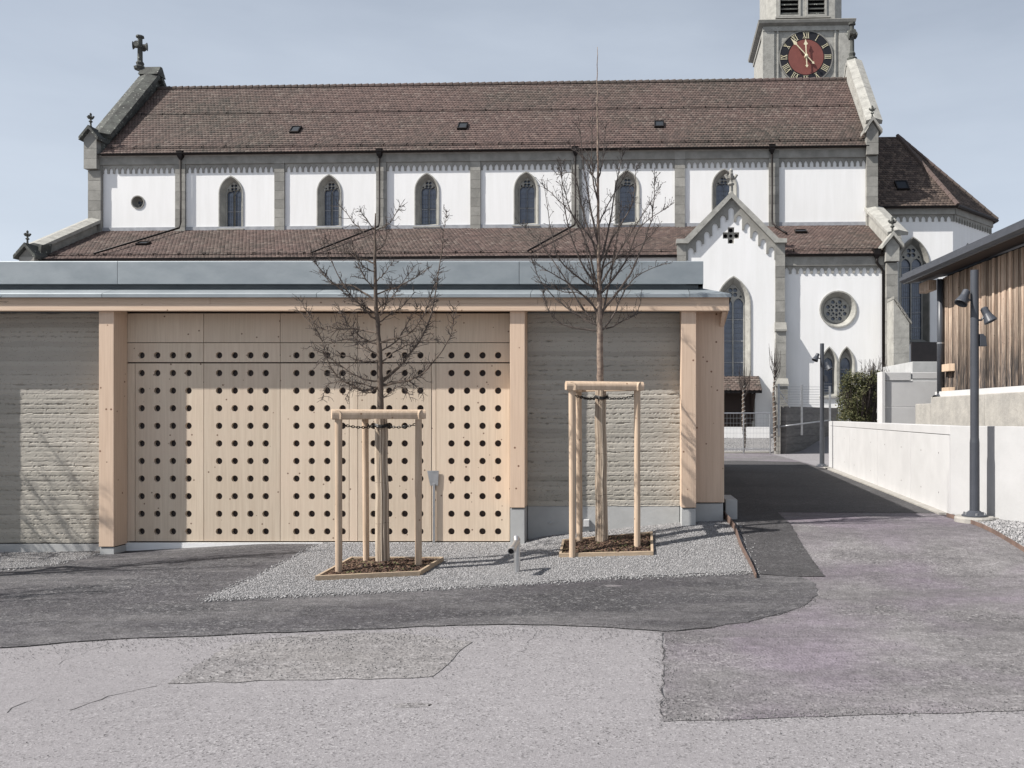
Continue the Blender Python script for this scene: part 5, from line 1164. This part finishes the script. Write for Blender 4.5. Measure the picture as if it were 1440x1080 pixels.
ft = obj('concrete_block', MB().box(b_.x+.12,b_.x+.30,b_.y-.05,b_.y+.2,b_.z-.25,b_.z-.015), M['concrete_r'], bevel=.01, org=b_+Vector((.2,.05,0))); ft['label'] = 'small concrete block between the near lamp post and the white wall'; ft['category'] = 'block'
lamp(1156, 656, 483, 22.1, 'far dark lamp post at the end of the white retaining wall')

# ------------------------------------------------------------------ trees with stakes and planters
def plane_pt(px, py, Yt, dy): return at(px, py, Yt+dy)
def grow_branch(mb, pts, r0, r1, rr, twigs, tl, mbt, up=.35, sub=0, buds=None):
    """smooth branch through points with side twigs"""
    P = []
    for i in range(len(pts)-1):
        p0 = pts[max(0,i-1)]; p1 = pts[i]; p2 = pts[i+1]; p3 = pts[min(len(pts)-1,i+2)]
        for k in range(5):
            t = k/5; P.append(.5*((2*p1)+(-p0+p2)*t+(2*p0-5*p1+4*p2-p3)*t*t+(-p0+3*p1-3*p2+p3)*t*t*t)+Vector((rr.gauss(0,.004),rr.gauss(0,.004),rr.gauss(0,.004))))
    P.append(pts[-1]); n = len(P)
    mb.tube(P, [r0+(r1-r0)*(i/(n-1))**.8 for i in range(n)], 5)
    for _ in range(twigs):
        f = rr.uniform(.12,1)**.9; x = f*(n-1); i = min(n-2,int(x)); p = P[i].lerp(P[i+1], x-i); d = (P[i+1]-P[i]).normalized()
        side = Vector((rr.gauss(0,1),rr.gauss(0,1),rr.gauss(0,.6))); side = (side-d*side.dot(d)).normalized()
        q = (d*rr.uniform(.2,.9)+side*rr.uniform(.5,1)+Vector((0,0,up))).normalized(); ln = tl*rr.uniform(.3,1.2)*(1.1-.5*f)
        e = p+q*ln; m_ = p.lerp(e,.5)+Vector((rr.gauss(0,.1),rr.gauss(0,.1),rr.gauss(0,.1)))*ln
        mbt.tube([p, m_, e], [.0036,.0029,.0018], 3, cap=False)
        if sub:
            for j in range(rr.randint(1,sub)):
                g = rr.uniform(.25,.95); s_ = p.lerp(m_, g*2) if g < .5 else m_.lerp(e, g*2-1)
                v_ = Vector((rr.gauss(0,1),rr.gauss(0,1),rr.gauss(0,1))).normalized(); mbt.tube([s_, s_+(q*.5+v_).normalized()*ln*rr.uniform(.2,.5)], [.0026,.0017], 3, cap=False)
        if buds is not None: buds.lathe([(.001,-.008),(.005,0),(.001,.012)], e, (e-m_), 5)
    if buds is not None: buds.lathe([(.001,-.008),(.006,0),(.001,.014)], P[-1], P[-1]-P[-2], 5)
    return P
def reed_mat(t, path, rr, seed):
    mb = MB(); tint = []; n = 30
    for k in range(n):
        a = 2*math.pi*k/n; r_ = path[0][1]
        P = []
        for p, r in path: P.append(p+Vector((math.cos(a)*r, math.sin(a)*r, 0))+Vector((rr.gauss(0,.0015),rr.gauss(0,.0015),0)))
        P[0].z += rr.uniform(-.02,.03); P[-1].z += rr.uniform(-.03,.02); P = [P[0]]+P[1:]
        before = len(mb.v); mb.tube(P, path[0][1]*math.pi/n*1.15, 5); tint += [rr.random()]*(len(mb.v)-before)
    mb.tint = np.array(tint,'f'); m_ = obj('reed_mat', mb, M['reed'], t)
    for f in (.05,.30,.56,.93):
        x = f*(len(path)-1); i = min(len(path)-2,int(x)); p = path[i][0].lerp(path[i+1][0],x-i); r = (path[i][1]*(1-(x-i))+path[i+1][1]*(x-i))*1.07
        ring = [p+Vector((math.cos(a)*r,math.sin(a)*r,.008*math.sin(a*2+f*9))) for a in [k*math.pi/8 for k in range(17)]]
        obj('binding_wire', MB().tube(ring, .0035, 4), M['bark'], m_)
def crop(o_, s_, pts): return [(o_[0]+x/s_, o_[1]+y/s_) for x, y in pts]
def make_tree(label, Yt, trunk, branches, base_r, mat_rng, bark, seed, dens, tl, up, buds, group='young staked trees with reed matting', deep=.42):
    rr = random.Random(seed); tp = [plane_pt(x,y,Yt,0) for x, y, r in trunk]; rs = [r for x,y,r in trunk]
    b = Vector((tp[0].x, tp[0].y, tp[0].z)); t = thing('young_tree', label, 'tree', b, 0, group)
    P = []; RR = []
    for i in range(len(tp)-1):
        for k in range(6): f = k/6; P.append(tp[i].lerp(tp[i+1],f)+Vector((rr.gauss(0,.003),rr.gauss(0,.003),0))); RR.append((rs[i]*(1-f)+rs[i+1]*f)*(1+rr.uniform(-.05,.08)))
    P.append(tp[-1]); RR.append(rs[-1])
    tr = obj('trunk', MB().tube(P, RR, 10), M[bark], t, smooth=True)
    twg = MB(); bd_ = MB() if buds else None
    for bi, br in enumerate(branches):
        a = rr.uniform(-1,1)*deep*(1 if bi % 2 else -1); n = len(br); pts = [plane_pt(x,y,Yt,a*(i/(n-1))**.8*((abs(br[-1][0]-br[0][0])+abs(br[-1][1]-br[0][1]))/220)) for i,(x,y) in enumerate(br)]
        # start on the trunk
        ln = sum((pts[i+1]-pts[i]).length for i in range(n-1)); r0 = min(.017, .0048+ln*.008)
        mbb = MB(); grow_branch(mbb, pts, r0, .0026, rr, int(dens*ln), tl, twg, up, 2, bd_)
        obj('branch', mbb, M[bark if bark == 'bark' else 'twig'], tr)
    obj('twigs', twg, M['twig'], t, kind='stuff')
    if buds: obj('buds', bd_, M['twig'], t, kind='stuff')
    # leader twigs
    z0, z1 = mat_rng; path = []
    zb_, zt_ = Z(z0,Yt), Z(z1,Yt)
    for k in range(9):
        f = k/8; z = zb_+(zt_-zb_)*f
        j = min(range(len(P)), key=lambda q: abs(P[q].z-z)); path.append((Vector((P[j].x,P[j].y,z)), base_r*(1-.16*f)))
    reed_mat(t, path, rr, seed)
    return t
O1, S1 = (400,260), 3.177
B1 = [[(430,905),(340,915),(215,830),(150,660),(45,545)],[(420,720),(330,670),(270,600),(235,530)],[(413,605),(340,540),(260,440),(165,240)],[(408,520),(300,450),(200,430),(115,300)],
 [(410,575),(350,540),(230,450),(130,340)],[(430,880),(330,860),(200,770),(110,720)],[(433,885),(560,760),(650,600),(690,370),(725,110)],[(436,895),(560,870),(640,820),(740,680),(755,545)],
 [(420,705),(560,660),(630,560),(690,380)],[(411,560),(480,500),(575,365)],[(407,430),(450,390),(490,340)],[(405,205),(370,160),(335,115)],[(407,205),(470,170),(515,95)],[(405,255),(330,190),(245,90)],
 [(419,665),(300,640),(160,640),(65,505)],[(406,350),(290,310),(175,235)],[(409,490),(560,430),(645,370)],[(428,800),(500,740),(600,700),(680,690)],[(428,780),(360,790),(240,760),(150,800)],
 [(425,740),(500,700),(560,600),(600,540)],[(415,620),(460,590),(530,540),(580,480)],[(432,900),(480,880),(560,880),(620,940)],[(430,910),(380,900),(300,880),(200,890),(170,960)],[(405,300),(440,270),(470,200)],
 [(408,470),(370,430),(330,350),(300,250)],[(425,760),(350,720),(290,650),(250,560)],[(432,870),(500,820),(560,760),(590,690)],[(405,390),(350,360),(300,290)],[(432,905),(440,950),(520,900),(560,950)],
 [(420,690),(340,700),(260,690),(180,720)],[(413,600),(440,560),(470,470),(480,420)],[(430,890),(370,930),(310,900),(270,960)]]
T1 = [(538,800,.052),(537,700,.045),(535,568,.034),(533,480,.026),(528,417,.021),(527,339,.013),(528,300,.006)]
tree1 = make_tree('darker twiggy young tree in the left planter before the doors', 9.2, T1, [crop(O1,S1,b) for b in B1], .068, (800,583), 'bark', 21, 52, .16, .12, False)
O2, S2 = (720,50), 2.4
B2 = [[(300,990),(245,930),(140,760),(35,640)],[(300,985),(200,930),(110,850),(70,765)],[(292,995),(170,975),(120,920),(105,860)],[(306,995),(345,940),(380,860),(440,800),(520,770)],[(300,860),(230,820),(150,730),(110,510)],
 [(298,850),(240,780),(180,600),(165,420)],[(292,760),(240,600),(210,470),(150,470)],[(290,700),(250,500),(225,280)],[(295,850),(350,750),(410,650),(500,510)],[(291,780),(320,680),(355,480),(378,380)],
 [(300,870),(380,770),(430,650),(545,565)],[(290,560),(270,450),(270,230)],[(290,480),(306,420),(315,310)],[(318,990),(380,960),(425,930),(438,860)],[(296,830),(330,700),(400,580),(420,440)],[(291,640),(330,560),(390,460)],
 [(298,900),(250,700),(190,570),(155,420)],[(300,940),(210,850),(130,800),(70,765)],[(291,720),(200,600),(100,500)],[(305,930),(400,800),(470,620),(480,460)],[(290,520),(250,420),(180,370)],[(292,800),(340,760),(440,700),(500,640)],
 [(300,960),(330,830),(350,700),(370,560)],[(297,880),(270,820),(250,700),(240,560)],[(296,950),(250,880),(160,860),(80,830)]]
T2 = [(846,762,.050),(845,640,.045),(844,560,.040),(844,500,.036),(843,450,.033),(843,404,.026),(841,342,.020),(841,229,.012),(840,140,.007),(840,66,.003)]
tree2 = make_tree('taller young tree with upright bare branches in the right planter', 9.95, T2, [crop(O2,S2,b) for b in B2], .066, (762,541), 'bark_light', 22, 26, .19, .75, True)

def half_round(mb, a, b, r, ext=.06):            # half round rail, flat side down
    a = Vector(a); b = Vector(b); d = (b-a).normalized(); a = a-d*ext; b = b+d*ext; n_ = Vector((-d.y,d.x,0)).normalized()
    prof = [(-r*.9,-r*.85)]+[(-r*math.cos(math.pi*k/9), r*math.sin(math.pi*k/9)*1.05) for k in range(10)]+[(r*.9,-r*.85)]
    return mb.loft([[p+n_*x+Vector((0,0,z)) for x, z in prof] for p in (a, b)])
def stakes(label, posts_, ztop, tree_p, rail_r, group='round timber stake frames round the young trees'):
    c = Vector((sum(p[0] for p in posts_)/3, sum(p[1] for p in posts_)/3, gz(posts_[0][0], posts_[0][1])))
    t = thing('tree_stakes', label, 'tree stakes', c, 0, group)
    for x, y in posts_:
        rr = .036; z0 = gz(x,y)-.1; lx, ly = R.uniform(-.012,.012), R.uniform(-.012,.012)
        obj('post', MB().tube([(x+lx*(1-k/5),y+ly*(1-k/5),z0+(ztop-.05-z0)*k/5) for k in range(6)], [rr*R.uniform(.95,1.06) for _ in range(6)], 14), M['pole'], t, smooth=False)
    for i in range(3):
        a, b = posts_[i], posts_[(i+1)%3]; dz = 0 if i == 0 else -.004*i
        obj('rail', half_round(MB(), (a[0],a[1],ztop+dz), (b[0],b[1],ztop+dz), rail_r, .07 if i == 0 else .045), M['pole'], t, bevel=.003)
    mb = MB(); zc_ = ztop-.095
    for x, y in posts_:                          # chains from each post to the trunk
        a = Vector((x,y,zc_)); b = Vector((tree_p[0],tree_p[1],zc_-.02)); n = int((b-a).length/.030)
        for k in range(n):
            f = (k+.5)/n; p = a.lerp(b,f)+Vector((0,0,-.03*math.sin(math.pi*f))); d = (b-a).normalized(); e = Vector((0,0,1)) if k % 2 else Vector((-d.y,d.x,0))
            mb.tube([p+d*.021*math.cos(t2)+e*.011*math.sin(t2) for t2 in [j*math.pi/4 for j in range(9)]], .0052, 4, cap=False)
    for z in (zc_-.015,-.03+zc_): mb.tube([(tree_p[0]+.075*math.cos(j*math.pi/7), tree_p[1]+.075*math.sin(j*math.pi/7), z+.01*math.sin(j)) for j in range(15)], .011, 5)
    obj('chain', mb, M['black'], t); return t
def planter(label, cs, h, mlabel, seed):
    c = Vector((sum(p[0] for p in cs)/4, sum(p[1] for p in cs)/4, 0)); c.z = gz(c.x,c.y)
    t = thing('planter_frame', label, 'planter', c, 0, 'low board frames filled with bark mulch')
    for i in range(4):
        a, b = Vector(cs[i]), Vector(cs[(i+1)%4]); d = (b-a).normalized(); n_ = Vector((-d.y,d.x))*.03; e = .032 if i % 2 else 0
        a = a+d*e; b = b-d*e
        obj('board', MB().loft([[(p.x,p.y,gz(p.x,p.y)+z) for p in (a,b,b+n_,a+n_)] for z in (-.05,h)]), M['board'], t, bevel=.003)
    def zf(P): 
        q = np.hypot(P[:,0]-c.x, P[:,1]-c.y); return h-.035+.05*np.clip(1-q/.5,0,1)+.02*np.random.default_rng(seed).random(len(P))
    inner = [tuple(Vector(p).lerp(c.to_2d(), .07)) for p in cs]
    bed = MB(); n = 10; vs = []
    for j in range(n+1):
        for i in range(n+1):
            p = Vector(inner[0]).lerp(Vector(inner[1]),i/n).lerp(Vector(inner[3]).lerp(Vector(inner[2]),i/n), j/n); q = math.hypot(p.x-c.x,p.y-c.y)
            vs.append((p.x,p.y,gz(p.x,p.y)+h-.03+.05*max(0,1-q/.5)))
    bed.add(vs, [(j*(n+1)+i,j*(n+1)+i+1,(j+1)*(n+1)+i+1,(j+1)*(n+1)+i) for j in range(n) for i in range(n)])
    o = obj('mulch_bed', bed, M['mulch'], t)
    m_ = stones('bark_mulch', inner, 7000, .006, .022, M['mulch'], flat=.3, off=.0, long=1.7, zf=zf, label=mlabel, cat='mulch')
    return t
P1c = [G(443,819), G(591,812), (G(624,791)[0], G(624,791)[1]), (-3.10, 9.62)]
plt1 = planter('low board frame round the left tree and its stakes', P1c, .065, 'brown bark mulch round the left tree', 3)
stk1 = stakes('round timber stake frame tied to the left tree', [(-2.955,8.78),(-2.215,9.12),(-2.87,9.40)], 1.665, (-2.63,9.2), .052)
P2c = [G(786,786), G(919,783), (G(919,783)[0]+.02, 10.32), (G(786,786)[0]-.02, 10.32)]
planter('low board frame round the right tree and its stakes', P2c, .06, 'brown bark mulch round the right tree', 4)
stakes('round timber stake frame tied to the right tree', [(-.60,9.50),(.13,9.72),(-.56,10.14)], 1.985, (-.285,9.95), .052)

# two more trees of the row, left of the picture, whose shadows reach in
def copy_tree(o, parent=None):
    c = o.copy(); COL.objects.link(c); c.parent = parent
    for chd in list(o.children): copy_tree(chd, c)
    return c
def place(src, x, y, rz, lab):
    c = copy_tree(src); c.location = (x, y, gz(x,y)+(.05 if 'tree' in src.name else 0)); c.rotation_euler = (0,0,rz); c['label'] = lab
place(tree2, -9.6, 6.2, .9, 'young bare tree standing in the open left of the view, nearest the camera')
place(tree1, -9.75, 9.95, 2.2, 'young twiggy tree by the left end of the pavilion, outside the view')
place(tree1, -7.75, 8.6, 4.0, 'young twiggy staked tree just outside the left edge of the view')
place(stk1, -7.75, 8.6, 0, 'round timber stake frame just outside the left edge of the view')
place(plt1, -7.75, 8.6, 0, 'low board frame just outside the left edge of the view')

# ------------------------------------------------------------------ spout, paddle post
sp = thing('water_spout', 'stainless steel standpipe with a slanted spout in the gravel', 'standpipe', (Xp(726.5,8.9), 8.9, 0))
bx = Xp(727,8.9); zt_ = Z(757,8.9)
obj('standpipe', MB().tube([(bx,8.9,-.05),(bx,8.9,zt_-.03)], .033, 20), M['inox'], sp, smooth=False)
q0 = Vector((bx+.012,8.91,zt_-.015)); q1 = at(719,775,8.62)
obj('spout', MB().tube([(bx+.004,8.9,zt_-.05),(bx+.004,8.9,zt_-.012),(bx-.006,8.885,zt_+.004),q0.lerp(q1,.25),q0.lerp(q1,.85)], [.030,.031,.031,.031,.031], 18), M['inox'], sp)
ax = (q1-q0).normalized()
mb = MB().lathe([(.030,-.035),(.040,-.03),(.040,.012),(.036,.014),(.038,.02),(.038,.034),(.030,.034),(.030,.0)], q0.lerp(q1,.92), ax, 20)
col_ = obj('coupling', mb, M['inox'], sp); obj('spout_opening', MB().lathe([(.029,0),(.029,.006)], q0.lerp(q1,.92)+ax*.016, ax, 16), M['void'], col_)
pp_ = thing('paddle_post', 'thin metal post with a small trapezoid plate before the doors', 'post', (Xp(610,10.962), 10.962, 0))
xc = Xp(610,10.962)
obj('post', MB().box(xc-.016, xc+.016, 10.962, 10.984, -.05, Z(680,10.962)), M['steel'], pp_, bevel=.003)
obj('plate', MB().prism([(Xp(600.5,10.974),Z(662,10.974)),(Xp(617,10.974),Z(662,10.974)),(Xp(616,10.974),Z(683,10.974)),(Xp(605,10.974),Z(683,10.974))], 10.974, 10.984, 'y'), M['steel'], pp_, bevel=.002)
print('objects', len(bpy.data.objects), 'tris', sum(len(o.data.loop_triangles) or sum(max(0,len(p.vertices)-2) for p in o.data.polygons) for o in bpy.data.objects if o.type == 'MESH'))
